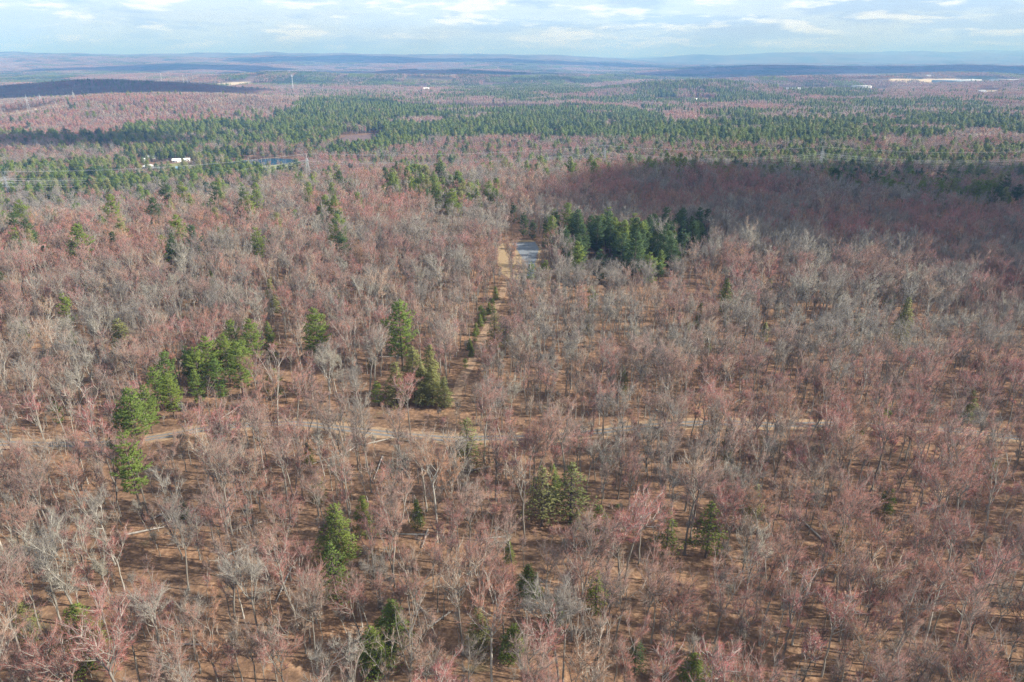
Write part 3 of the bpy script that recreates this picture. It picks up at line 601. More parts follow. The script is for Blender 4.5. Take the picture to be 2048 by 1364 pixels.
# name, u, v_top, v_base, shape, colour, width factor, label
HC = [
 ('pine_tree', 806, 601, 742, 0, 0, 1.25, 'tall green pine standing alone above the big olive hemlock clump'),
 ('pine_tree', 640, 617, 728, 1, 0, 1.1, 'ragged spreading pine alone among bare trees left of the tall lone pine'),
 ('pine_tree', 142, 584, 655, 5, 0, 1.0, 'small dark pine alone among bare trees near the left edge'),
 ('hemlock_tree', 252, 632, 722, 4, 2, 1.25, 'olive yellow conical hemlock left of the cluster of pines'),
 ('pine_tree', 103, 483, 540, 5, 3, 1.1, 'dark round pine high on the left edge of the wood'),
 ('hemlock_tree', 47, 500, 542, 4, 2, 1.0, 'small olive conifer left of the dark round pine on the left'),
 ('pine_tree', 10, 537, 592, 5, 0, 1.0, 'green pine cut by the left edge of the view'),
 ('pine_tree', 355, 467, 545, 1, 3, 0.95, 'thin dark pine with gaps in its crown on the left slope'),
 ('hemlock_tree', 548, 556, 634, 3, 2, 0.9, 'olive grey hemlock rising alone behind the pine cluster'),
 ('pine_tree', 474, 637, 735, 0, 0, 0.95, 'left one of the two pines at the top of the pine cluster'),
 ('pine_tree', 512, 637, 738, 1, 0, 1.0, 'right one of the two pines at the top of the pine cluster'),
 ('pine_tree', 428, 672, 775, 1, 0, 1.2, 'broad crowned green pine in the middle of the pine cluster'),
 ('pine_tree', 385, 690, 765, 5, 3, 1.0, 'dark small pine left of the broad pine in the cluster'),
 ('pine_tree', 346, 699, 800, 0, 0, 1.05, 'green pine on the left shoulder of the pine cluster'),
 ('pine_tree', 487, 684, 795, 1, 1, 0.95, 'yellow green pine at the right of the pine cluster'),
 ('pine_tree', 446, 714, 818, 0, 0, 0.95, 'narrow green pine at the front of the pine cluster'),
 ('pine_tree', 350, 745, 838, 1, 0, 1.0, 'dark sided pine below the left shoulder of the pine cluster'),
 ('pine_tree', 405, 690, 790, 5, 0, 1.0, 'short pine tucked under the broad pine in the cluster'),
 ('pine_tree', 283, 772, 908, 1, 1, 1.1, 'bright green leafy topped pine just above the road on the left'),
 ('pine_tree', 256, 805, 905, 5, 0, 0.8, 'smaller green pine against the left side of the bright pine'),
 ('pine_tree', 289, 848, 1050, 2, 1, 1.0, 'tall narrow bright pine with a bare lower trunk below the road'),
 ('pine_tree', 322, 732, 822, 1, 0, 1.1, 'pine at the lower left end of the pine cluster'),
 ('pine_tree', 402, 738, 822, 0, 1, 1.1, 'yellow green pine low in the middle of the pine cluster'),
 ('pine_tree', 462, 668, 768, 1, 0, 1.1, 'pine just below the top pair of the pine cluster'),
 ('pine_tree', 306, 768, 870, 1, 0, 0.9, 'pine between the cluster and the bright leafy topped pine'),
 ('pine_tree', 555, 735, 800, 5, 0, 1.1, 'small green pine beside a pale bare tree right of the cluster'),
 ('pine_tree', 122, 798, 852, 5, 0, 0.9, 'small green pine alone above the road at far left'),
 ('hemlock_tree', 225, 862, 900, 4, 1, 1.0, 'low bright conifer at the road edge on the left'),
 ('juniper_shrub', 372, 997, 1042, 4, 3, 1.2, 'little dark green conifer right of the tall narrow pine trunk'),
 ('hemlock_tree', 187, 1193, 1335, 3, 0, 1.15, 'broad soft green hemlock behind bare branches in the lower left'),
 ('hemlock_tree', 680, 1003, 1120, 4, 1, 1.0, 'yellow green hemlock top behind a pale tree left of centre'),
 ('hemlock_tree', 676, 1080, 1220, 6, 0, 1.0, 'thin see-through hemlock just below the yellow green one'),
 ('hemlock_tree', 792, 1198, 1312, 3, 1, 1.0, 'bright green hemlock near the bottom left of centre'),
 ('hemlock_tree', 748, 1252, 1345, 4, 0, 1.15, 'round green hemlock at the bottom, left of the bright one'),
 ('hemlock_tree', 1056, 1128, 1200, 4, 1, 1.1, 'small bright green hemlock under bare crowns, lower centre'),
 ('hemlock_tree', 1028, 1248, 1320, 4, 1, 1.1, 'low bright hemlock behind a red maple at the bottom centre'),
 ('hemlock_tree', 1112, 1196, 1250, 4, 1, 0.9, 'small yellow hemlock beside a grey tree at the lower centre'),
 ('hemlock_tree', 936, 835, 952, 6, 2, 1.1, 'grey green hemlock standing at the edge of the gravel road'),
 ('hemlock_tree', 830, 692, 800, 3, 2, 1.25, 'tallest hemlock of the big olive clump left of the lane'),
 ('hemlock_tree', 795, 722, 808, 4, 2, 1.2, 'left hemlock of the big olive clump left of the lane'),
 ('hemlock_tree', 866, 730, 815, 3, 2, 1.2, 'right hemlock of the big olive clump left of the lane'),
 ('hemlock_tree', 845, 722, 812, 4, 2, 1.1, 'front hemlock of the big olive clump left of the lane'),
 ('hemlock_tree', 890, 752, 818, 4, 2, 1.1, 'lowest hemlock at the right end of the big olive clump'),
 ('pine_tree', 757, 762, 812, 5, 0, 1.1, 'short green pine at the left foot of the olive hemlock clump'),
 ('hemlock_tree', 990, 614, 712, 6, 2, 1.0, 'ragged olive hemlock on the right side of the lane'),
 ('pine_tree', 1180, 573, 622, 5, 1, 1.15, 'small round bright green pine below the dark pine group'),
 ('hemlock_tree', 1446, 554, 628, 4, 1, 0.95, 'yellow green conifer alone among grey trees on the right'),
 ('hemlock_tree', 1797, 590, 690, 3, 2, 0.9, 'olive hemlock alone among red maples at the right'),
 ('pine_tree', 1758, 797, 872, 5, 0, 0.8, 'slim dark green conifer above the road at the right'),
 ('hemlock_tree', 1083, 932, 1055, 6, 2, 1.2, 'left of two thin grey green hemlocks below the road'),
 ('hemlock_tree', 1140, 925, 1050, 6, 2, 1.3, 'right of two thin grey green hemlocks below the road'),
 ('hemlock_tree', 1194, 1010, 1098, 4, 0, 0.9, 'dark green hemlock beside the trunks right of the thin pair'),
 ('hemlock_tree', 1330, 1020, 1120, 6, 0, 0.9, 'thin dark hemlock in shade between bare trunks right of centre'),
 ('hemlock_tree', 1410, 1000, 1120, 6, 0, 1.1, 'green grey thin hemlock amid bare crowns right of centre'),
 ('hemlock_tree', 1500, 965, 1060, 6, 2, 1.1, 'pale olive thin hemlock beside a grey tree on the right'),
 ('hemlock_tree', 1385, 1305, 1380, 4, 0, 1.2, 'green hemlock at the bottom edge right of centre'),
 ('hemlock_tree', 1268, 1275, 1350, 6, 3, 1.1, 'dark hemlock in shade at the bottom right of centre'),
 ('hemlock_tree', 1190, 1140, 1230, 6, 0, 1.2, 'thin green hemlock behind a grey forked tree, lower centre'),
 ('pine_tree', 1103, 431, 500, 0, 0, 1.2, 'leftmost tall pine of the dark group right of the paved road'),
 ('pine_tree', 1133, 436, 492, 5, 0, 1.1, 'short pine beside the leftmost tall pine of the dark group'),
 ('pine_tree', 1192, 430, 520, 0, 3, 1.3, 'tallest conical pine of the dark group right of the paved road'),
 ('pine_tree', 1153, 484, 560, 1, 0, 1.1, 'round pine at the front left of the dark pine group'),
 ('pine_tree', 1198, 499, 565, 5, 3, 1.25, 'blue green pine at the front of the dark pine group'),
 ('pine_tree', 1240, 466, 540, 5, 3, 1.2, 'dark pine right of the tallest conical pine'),
 ('pine_tree', 1266, 463, 568, 0, 3, 1.35, 'big dark pine in the middle of the dark pine group'),
 ('pine_tree', 1295, 505, 572, 5, 0, 1.3, 'low spreading pine at the front of the dark group'),
 ('pine_tree', 1302, 469, 530, 5, 3, 1.1, 'dark pine behind the low spreading one in the group'),
 ('pine_tree', 1338, 477, 555, 0, 3, 1.2, 'dark pine toward the right end of the dark group'),
 ('pine_tree', 1380, 444, 510, 1, 3, 1.1, 'rightmost large pine of the dark group'),
 ('pine_tree', 1362, 458, 520, 5, 3, 1.2, 'pine between the two right hand pines of the dark group'),
 ('pine_tree', 1405, 460, 500, 5, 3, 1.1, 'small pine at the right end of the dark group'),
 ('pine_tree', 1062, 524, 565, 5, 1, 1.1, 'small bright green pine at the bend of the paved road'),
 ('pine_tree', 1090, 520, 570, 5, 0, 1.1, 'green young pine right of the paved bend'),
 ('pine_tree', 1047, 425, 475, 5, 3, 1.0, 'dark pine along the right side of the paved road'),
 ('pine_tree', 1065, 440, 482, 5, 3, 1.0, 'second dark pine along the right side of the paved road'),
 ('pine_tree', 1026, 405, 450, 5, 3, 1.0, 'far dark pine where the paved road meets the wood'),
 ('pine_tree', 906, 378, 445, 1, 0, 1.3, 'biggest green pine of the group left of the road head'),
 ('pine_tree', 880, 372, 425, 5, 0, 1.1, 'green pine left of the biggest one near the road head'),
 ('pine_tree', 822, 358, 400, 0, 0, 1.2, 'dark green pine at the centre of the small ridge group'),
 ('pine_tree', 795, 362, 402, 5, 0, 1.3, 'wide green pine left in the small ridge group'),
 ('pine_tree', 772, 366, 402, 5, 1, 1.3, 'low bright pine at the left end of the ridge group'),
 ('pine_tree', 886, 352, 392, 5, 0, 1.1, 'green pine behind the biggest one near the road head'),
 ('pine_tree', 852, 345, 385, 5, 0, 1.2, 'green pine on the ridge behind the small ridge group'),
 ('pine_tree', 970, 360, 396, 5, 1, 1.1, 'yellow green pine on the ridge right of the biggest pine'),
 ('pine_tree', 994, 378, 425, 0, 0, 0.9, 'slim green pine stepping down toward the road head'),
 ('pine_tree', 732, 336, 368, 5, 0, 1.2, 'dark pine on the ridge left of the small ridge group'),
 ('pine_tree', 826, 325, 352, 5, 0, 1.2, 'small green pine on the ridge top near the wires'),
 ('pine_tree', 488, 397, 448, 0, 0, 0.95, 'narrow green pine alone on the left slope'),
 ('pine_tree', 415, 396, 432, 5, 1, 1.1, 'small yellow green pine on the left slope'),
 ('pine_tree', 285, 445, 478, 5, 0, 1.5, 'wide low green pine on the left slope'),
 ('pine_tree', 75, 450, 482, 5, 0, 1.3, 'wide low green pine near the left edge below the power line'),
 ('pine_tree', 315, 427, 462, 5, 0, 1.4, 'broad green pine upslope of the wide low pine'),
 ('pine_tree', 12, 488, 512, 5, 0, 1.1, 'tiny dark pine at the left edge of the slope'),
 ('pine_tree', 600, 455, 480, 5, 2, 0.9, 'small olive conifer amid red maples on the mid slope'),
 ('pine_tree', 1868, 420, 455, 5, 0, 0.9, 'small dark pine in the shaded wood at the right'),
 ('pine_tree', 1715, 335, 380, 5, 3, 1.3, 'dark spreading pine by the power line at the right'),
 ('pine_tree', 1712, 358, 395, 5, 0, 1.4, 'green pine in front of the dark spreading one'),
 ('pine_tree', 2025, 368, 420, 1, 3, 1.3, 'large dark pine at the far right edge'),
 ('pine_tree', 1985, 372, 425, 1, 3, 1.2, 'dark pine left of the one at the far right edge'),
 ('pine_tree', 1870, 340, 380, 5, 3, 1.2, 'dark pine in shade below the wires at the right'),
 ('pine_tree', 1910, 350, 388, 5, 3, 1.2, 'dark pine right of the one in shade below the wires'),
]
seeds = [(991, 572, 600), (985, 596, 620), (978, 604, 630), (968, 618, 645), (960, 628, 655), (962, 610, 638), (952, 645, 672), (950, 662, 686), (944, 690, 714), (931, 716, 738), (940, 676, 700), (1025, 530, 545)]
for k, (u, vt, vb) in enumerate(seeds):
    HC.append(('young_conifer', u, vt, vb, 5 if k % 2 else 4, 1 if k % 3 else 0, 1.25, None))

# scatter candidates ----------------------------------------------------------------
def jitter_grid(x0, x1, y0, y1, cell, keep=1.0, jit=0.85):
    gx = np.arange(x0, x1, cell); gy = np.arange(y0, y1, cell); X, Y = np.meshgrid(gx, gy)
    X = X.ravel() + rng.uniform(-0.5, 0.5, X.size) * cell * jit; Y = Y.ravel() + rng.uniform(-0.5, 0.5, Y.size) * cell * jit
    k = rng.random(X.size) < keep; return X[k], Y[k]
def infront(x, y, margin=1.12, side=60): return np.abs(x) < (y * 0.79 * margin + side)
pts_b = []; pts_c = []     # rows: x,y,z, lod, shape, colour, scale, tiltx, tilty, rotz, sxy
hand_xy = []
hand_rows = []
for (nm, u, vt, vb, shp, colr, wf, lab) in HC:
    p = at(u, vb); d = ray(u, vt); dist = math.hypot(p[0], p[1]); hd = math.hypot(d[0], d[1])
    if nm == 'hemlock_tree' and vb > 900: wf *= 1.35
    H = CAMH + d[2] / hd * dist - p[2]; base_H = con_spec[shp][1]; s = max(2.0, H) / base_H
    hand_xy.append((p[0], p[1], con_spec[shp][2] * s * wf)); hand_rows.append((nm, p, s, wf, shp, colr, lab, u, vb, dist))
hand_xy = np.array(hand_xy)
def clear_front(x, y, specs, r):
    bad = np.zeros(len(x), bool)
    for (hx, hy, hw, L, prob) in specs:
        D = math.hypot(hx, hy); ux, uy = hx / D, hy / D; al = D - (x * ux + y * uy); ac = np.abs(x * uy - y * ux)
        bad |= (al > -1) & (al < L) & (ac < hw) & (r < prob)
    return bad
CLEAR = []
for (nm, p, s, wf, shp, colr, lab, u, vb, dist) in hand_rows:
    Ht = con_spec[shp][1] * s; dep_t = CAMH / dist
    CLEAR.append((p[0], p[1], con_spec[shp][2] * s * wf * (1.0 if shp != 6 else 0.6), min(70, (0.46 if vb < 900 else 0.8) * Ht / dep_t), (0.93 if shp != 6 else 0.6) if lab else 0.9))
for (u, v, hw, L, pr) in [(291, 322, 12, 130, 0.86), (302, 318, 12, 130, 0.86), (298, 337, 12, 120, 0.86), (318, 340, 11, 100, 0.85), (334, 351, 11, 100, 0.75), (354, 324, 10, 130, 0.86), (362, 340, 10, 110, 0.9), (374, 322, 9, 130, 0.9), (402, 349, 12, 110, 0.86), (148, 359, 8, 90, 0.93), (219, 353, 8, 90, 0.93),
    (1106, 264, 12, 150, 0.9), (560, 332, 24, 140, 0.88), (1110, 209, 22, 300, 0.9), (1510, 346, 8, 90, 0.9), (618, 357, 8, 60, 0.8), (22, 402, 8, 50, 0.8), (1048, 520, 12, 40, 0.8)]:
    q_ = at(u, v); CLEAR.append((q_[0], q_[1], hw, L, pr))
for q_ in road_c[::5]:
    uu = 1024 + F * q_[0] / math.hypot(q_[1], CAMH)
    if 700 < uu < 980 or 1430 < uu < 1940: CLEAR.append((q_[0], q_[1], 5.0, 14, 0.5))
for (u, v, hw, L, pr) in [(830, 818, 15, 32, 0.9), (435, 835, 26, 24, 0.8), (520, 770, 14, 26, 0.8), (1250, 572, 46, 30, 0.85), (1190, 560, 20, 30, 0.8)]:
    q_ = at(u, v); CLEAR.append((q_[0], q_[1], hw, L, pr))
for q_ in lane_c[::6]: CLEAR.append((q_[0], q_[1], 3.8, 30, 0.95))
# near and middle wood, one plant at a time
x, y = jitter_grid(-1250, 1250, 60, 1350, 4.6, 0.94); k = infront(x, y); x, y = x[k], y[k]
z = terrain(x, y); ok, pc = cover(x, y, z, True)
for hx, hy, hr in hand_xy:
    ok &= np.hypot(x - hx, y - hy) > max(1.6, hr * 0.62)
ok &= ~clear_front(x, y, CLEAR, rng.random(len(x)))
thin = rng.random(len(x)); ok &= ~((y < 300) & (thin < 0.22)); gp = fbm(x / 22 + 71, y / 22 + 13, 3); ok &= ~((gp > 0.60) & (thin > 0.55)); ok &= ~((y > 420) & (thin < 0.25)); ok &= ~((y > 700) & (thin < 0.42)); ok &= ~((y > 1000) & (thin < 0.5))
x, y, z, pc = x[ok], y[ok], z[ok], pc[ok]
isc = rng.random(len(x)) < pc; uu_, vv_, _ = proj(x, y, z); inol = inpoly(uu_, vv_, OLIVEG); indk = inpoly(uu_, vv_, DARKG); inlf = inpoly(uu_, vv_, LEFTG)
cn = fbm(x / 38 + 3, y / 38 + 9, 3); cg = fbm(x / 90 + 31, y / 60 + 2, 3)
# pale tract on the left slope, redder to the right
u_, v_, _ = proj(x, y, z)
pal = 0.12 * np.exp(-((u_ - 150) / 380) ** 2 - ((v_ - 430) / 50) ** 2) + 0.10 * np.exp(-((u_ - 960) / 60) ** 2 - ((v_ - 460) / 70) ** 2)
redb = 0.07 * inpoly(u_, v_, [(1000, 370), (1500, 380), (1700, 430), (1300, 430), (1000, 400)]) + 0.05 * smooth(1500, 2048, u_) * (v_ > 450)
q = 0.5 + (cn - 0.5) * 0.85 + rng.normal(0, 0.12, len(x))
colr = np.where(q + redb - pal > 0.58, 0, np.where(q - pal * 1.3 + redb > 0.42, 1, 2))
for i in np.nonzero(~isc)[0]:
    far = math.hypot(x[i], y[i]) > 400
    rs = rng.random()
    shp = int(rng.integers(0, 6)) if far else (int(rng.choice([0, 1, 2, 3, 4, 5, 6, 9, 10, 11, 12, 13])) if rs < 0.76 else int(rng.integers(7, 9)))
    pts_b.append((x[i], y[i], z[i], 1 if far else 0, shp, colr[i], (rng.uniform(0.66, 1.2) if not far else rng.uniform(0.68, 1.1)), rng.normal(0, 0.045), rng.normal(0, 0.045), rng.uniform(0, 6.28), 1.0))
for i in np.nonzero(isc)[0]:
    dd = math.hypot(x[i], y[i]); shp = int(rng.choice([0, 1, 2, 3], p=[0.35, 0.3, 0.2, 0.15]))
    c = int(rng.choice([0, 1, 2, 3], p=[0.45, 0.13, 0.17, 0.25]))
    under_ = pc[i] < 0.04 and y[i] < 360; ks = 1.0 if pc[i] > 0.07 or pc[i] < 0.05 else 1.2
    if under_: shp, c, ks = 3, int(rng.choice([1, 2, 2, 0])), 0.62
    if inol[i]: shp, c = 3, 2
    if inlf[i]: shp = int(rng.integers(0, 3)); c = int(rng.choice([0, 0, 1])); ks = 0.72
    if indk[i]: c = int(rng.choice([0, 3, 3]))
    pts_c.append((x[i], y[i], z[i], 1, shp, c, ks * rng.uniform(0.6, 1.15), 0, 0, rng.uniform(0, 6.28), 1.0))
# understorey: thin saplings
x, y = jitter_grid(-420, 420, 60, 400, 4.8, 0.55); k = infront(x, y, 1.1, 30); x, y = x[k], y[k]
z = terrain(x, y); ok, _ = cover(x, y, z, True); x, y, z = x[ok], y[ok], z[ok]
for i in range(len(x)):
    pts_b.append((x[i], y[i], z[i], 0, int(rng.integers(7, 9)), int(rng.choice([0, 1, 2], p=[0.15, 0.45, 0.4])), rng.uniform(0.3, 0.75), rng.normal(0, 0.06), rng.normal(0, 0.06), rng.uniform(0, 6.28), 1.0))
# conifers of the middle distance
x, y = jitter_grid(-3400, 3400, 1350, 4000, 8.4); k = infront(x, y, 1.06, 60); x, y = x[k], y[k]
z = terrain(x, y); ok, pc = cover(x, y, z, False); ok &= ~clear_front(x, y, CLEAR, rng.random(len(x))); ok &= rng.random(len(x)) < pc; x, y, z = x[ok], y[ok], z[ok]
for i in range(len(x)):
    far = y[i] > 1900
    pts_c.append((x[i], y[i], z[i], 2 if far else 1, int(rng.integers(0, 3)), int(rng.choice([0, 1, 2, 3], p=[0.47, 0.15, 0.14, 0.24])), rng.uniform(0.6, 1.3), 0, 0, rng.uniform(0, 6.28), 1.0))
def slope(x, y, e=15.0):
    zx = (terrain(x + e, y) - terrain(x - e, y)) / (2 * e); zy = (terrain(x, y + e) - terrain(x, y - e)) / (2 * e); return zx, zy
# bare woodland clumps
x, y = jitter_grid(-3500, 3500, 1330, 4000, 38, 1.0, 0.5); k = infront(x, y, 1.06, 80); x, y = x[k], y[k]
z = terrain(x, y); ok, pc = cover(x, y, z, False); ok &= rng.random(len(x)) > (pc - 0.35) * 1.6; x, y, z = x[ok], y[ok], z[ok]; zx, zy = slope(x, y)
cn = fbm(x / 160 + 3, y / 160 + 9, 3) + rng.normal(0, 0.07, len(x)); colr = np.where(cn > 0.62, 0, np.where(cn > 0.45, 1, 2))
for i in range(len(x)):
    pts_b.append((x[i], y[i], z[i] - 0.6, 2, int(rng.integers(0, 4)), colr[i], rng.uniform(0.85, 1.1), zy[i], -zx[i], 0.0, 1.0))
# far bare woodland and far conifer stands
x, y = jitter_grid(-12500, 12500, 4000, 15000, 175, 1.0, 0.6); k = infront(x, y, 1.05, 100); x, y = x[k], y[k]
z = terrain(x, y); ok, pc = cover(x, y, z, False); nn = fbm(x / 900 + 5, y / 420 + 1, 4); fld = fbm(x / 600 + 60, y / 260 + 71, 3)
ok &= fld < 0.66; x, y, z, nn, pc = x[ok], y[ok], z[ok], nn[ok], pc[ok]; zx, zy = slope(x, y, 60)
cf = (nn > 0.53) | (rng.random(len(x)) < pc * 0.9)
for i in range(len(x)):
    if cf[i]: pts_c.append((x[i], y[i], z[i] - 1, 3, int(rng.integers(0, 3)), int(rng.choice([0, 3])), 1.1, zy[i], -zx[i], 0.0, 1.0))
    if not cf[i] or rng.random() < 0.4: pts_b.append((x[i], y[i], z[i] - 1, 3, int(rng.integers(0, 2)), int(rng.choice([1, 1, 2, 0])), 1.0, zy[i], -zx[i], 0.0, 1.0))
PB = np.array(pts_b); PC = np.array(pts_c)

# ------------------------------------------------------------------ individuals
def cast_tree(name, row, tr_me, cw_me, s, wf=1.0):
    e = bpy.data.objects.new(name, None); COL.objects.link(e); e.location = (row[0], row[1], row[2])
    e.rotation_euler = (row[7], row[8], row[9]); e.scale = (s * wf, s * wf, s)
    for nm, me in (('trunk', tr_me), ('crown', cw_me)):
        c = bpy.data.objects.new(nm, me); COL.objects.link(c); c.parent = e
    return e
LAND = []      # landmark: x, y, phrase
for nm, p, s, wf, shp, colr, lab, u, vb, dist in hand_rows:
    row = (p[0], p[1], p[2], 0, 0, 0, 0, 0, 0, (u * 7.7) % 6.28)
    o = cast_tree(nm, row, con_tr[shp], con_cw[shp][colr], s, wf)
    if lab is None:
        tag(o, None, 'young conifer', 'young conifers lining the left side of the lane')
    else:
        tag(o, lab, 'hemlock' if nm == 'hemlock_tree' else ('shrub' if nm == 'juniper_shrub' else 'pine'))
    hand_rows_obj = o
    if lab is None: LAND.append(None)
# young conifers: named by order along the lane
yc = [o for o in COL.objects if o.name.startswith('young_conifer')]
yc_on = sorted([o for o in yc if o.location.y < 300 or True], key=lambda o: o.location.y)
ords = ['nearest', 'second', 'third', 'fourth', 'fifth', 'sixth', 'seventh', 'eighth', 'ninth', 'tenth', 'eleventh', 'farthest']
for k, o in enumerate(yc_on):
    if k == len(yc_on) - 1: o['label'] = 'small dark young conifer standing alone in the tan grass clearing'; del o['group']
    else: o['label'] = '%s of the small young conifers lining the lane, counted from its near end' % ords[k]
LM = [(806, 742, 'the tall lone pine'), (640, 728, 'the ragged spreading pine'), (142, 655, 'the small left pine'), (252, 722, 'the olive conical hemlock'),
      (430, 775, 'the pine cluster'), (283, 905, 'the bright pine above the road'), (289, 1050, 'the tall narrow pine'), (122, 852, 'the small pine above the road'),
      (372, 1042, 'the little dark conifer'), (187, 1335, 'the lower left hemlock'), (678, 1150, 'the yellow green hemlock'), (792, 1312, 'the bright bottom hemlock'),
      (1056, 1200, 'the small bright hemlock'), (1028, 1320, 'the low bottom hemlock'), (936, 952, 'the roadside hemlock'), (840, 805, 'the olive hemlock clump'),
      (990, 712, 'the ragged lane hemlock'), (1180, 622, 'the round bright pine'), (1446, 628, 'the lone yellow conifer'), (1797, 690, 'the lone olive hemlock'),
      (1758, 872, 'the slim roadside conifer'), (1110, 1052, 'the thin hemlock pair'), (1194, 1098, 'the dark green hemlock'), (1410, 1120, 'the green grey hemlock'),
      (1500, 1060, 'the pale olive hemlock'), (1385, 1380, 'the bottom edge hemlock'), (1268, 1350, 'the shaded bottom hemlock'), (1030, 540, 'the tan clearing'), (1250, 560, 'the dark pine group')]
LMW = [(at(u, v)[:2], t) for u, v, t in LM]
labels_used = {}
def lm_label(adj, noun, px, py, used):
    ds = sorted(((np.hypot(px - w_[0], py - w_[1]), t, w_) for w_, t in LMW), key=lambda q: q[0])
    for d, t, w_ in ds[:4]:
        dx, dy = px - w_[0], py - w_[1]
        if abs(dx) > 2 * abs(dy): side = 'left of' if dx < 0 else 'right of'
        elif abs(dy) > 2 * abs(dx): side = 'in front of' if dy < 0 else 'behind'
        else: side = ('front left of' if dx < 0 else 'front right of') if dy < 0 else ('back left of' if dx < 0 else 'back right of')
        ms = ['', 'some way ', 'well ']; wds = ms[0] if d < 12 else (ms[1] if d < 28 else ms[2])
        lab = '%s %s %s%s %s' % (adj, noun, wds, side, t)
        if lab not in used: used[lab] = 1; return lab
    d, t, w_ = ds[0]
    for k, o_ in enumerate(['second', 'third', 'fourth', 'fifth', 'sixth', 'seventh', 'eighth', 'ninth', 'tenth', 'eleventh', 'twelfth', 'thirteenth', 'fourteenth', 'fifteenth', 'sixteenth', 'seventeenth', 'eighteenth', 'nineteenth', 'twentieth'] + ['%s-%s' % (a_, b_) for a_ in ('twenty', 'thirty', 'forty') for b_ in ('first', 'second', 'third', 'fourth', 'fifth', 'sixth', 'seventh', 'eighth', 'ninth')]):
        lab = '%s %s, %s nearest on that side, %s%s %s' % (adj, noun, o_, wds, side, t)
        lab = '%s %s %s%s %s, %s nearest' % (adj, noun, wds, side, t, o_)
        if lab not in used: used[lab] = 1; return lab
    return lab
u_, v_, dep = proj(PB[:, 0], PB[:, 1], PB[:, 2] + 12 * PB[:, 6])
infr = (u_ > -15) & (u_ < 2063) & (v_ > 0) & (v_ < 1390) & (PB[:, 3] == 0)
Hs = np.array([bare_H[int(s_)] if l == 0 else 18 for l, s_ in zip(PB[:, 3], PB[:, 4])]) * PB[:, 6]
size = np.where(infr, Hs / dep, 0)
takeB = np.zeros(len(PB), bool)
red = np.nonzero(PB[:, 5] == 0)[0]; oth = np.nonzero(PB[:, 5] > 0)[0]
takeB[red[np.argsort(-size[red])[:300]]] = True; takeB[oth[np.argsort(-size[oth])[:300]]] = True
takeB &= size > 0
for i in sorted(np.nonzero(takeB)[0], key=lambda i: -size[i]):
    row = PB[i]; shp, c = int(row[4]), int(row[5])
    sz = Hs[i]; a1 = 'tall' if sz > 18.5 else ('small' if sz < 10 else 'medium')
    if shp in (0, 3, 4, 10) and sz > 10: a1 = 'broad' if sz > 17 else 'spreading'
    a2 = ['red budded', 'pinkish', 'pale grey'][c]
    nm = 'red_maple' if c == 0 else 'bare_tree'
    o = cast_tree(nm, row, bare_tr[shp], bare_cw[shp][c], row[6])
    tag(o, lm_label(a1 + ' ' + a2, 'maple' if c == 0 else 'bare tree', row[0], row[1], labels_used), 'maple' if c == 0 else 'tree', 'red budded maples of the near wood' if c == 0 else 'bare grey trees of the near wood')
# conifers beyond the placed ones
u2, v2, dep2 = proj(PC[:, 0], PC[:, 1], PC[:, 2] + 10); inf2 = (u2 > 3) & (u2 < 2045) & (PC[:, 3] == 1)
sz2 = np.where(inf2, PC[:, 6] / dep2, 0); tk_ = np.argsort(-sz2)[:max(0, 300 - len(HC))]
takeC = np.zeros(len(PC), bool); takeC[tk_] = True; takeC &= sz2 > 0
c1_tr = []
LM2 = [(22, 402, 'the left edge pylon'), (618, 357, 'the pylon near the pond'), (1208, 342, 'the centre pylon'), (1638, 345, 'the pylon on the right'), (540, 345, 'the pond'),
       (340, 345, 'the houses'), (140, 352, 'the small cabins'), (906, 445, 'the biggest ridge pine'), (800, 402, 'the small ridge group'), (1300, 345, 'the sandy bank'), (1715, 390, 'the spreading dark pine'), (2025, 420, 'the far right pine'), (1510, 345, 'the tall timber pole')]
LMW_near = LMW; LMW = [(at(u, v)[:2], t) for u, v, t in LM2] + LMW_near
lu2 = {}
for i in sorted(np.nonzero(takeC)[0], key=lambda i: -sz2[i]):
    row = PC[i]; shp, c = int(row[4]), int(row[5])
    sh = [0, 1, 2, 3][shp]; hem = sh == 3; row = row.copy()
    o = cast_tree('hemlock_tree' if hem else 'pine_tree', row, con_tr[sh], con_cw[sh][c], row[6])
    adj = ['green', 'bright green', 'olive', 'dark green'][c]; a1 = 'tall ' if row[6] > 0.92 else ('small ' if row[6] < 0.72 else '')
    tag(o, lm_label(a1 + adj, 'hemlock' if hem else 'pine', row[0], row[1], lu2), 'hemlock' if hem else 'pine', 'conifers along the power line valley' if row[1] > 600 else 'conifers standing in groups in the near wood')

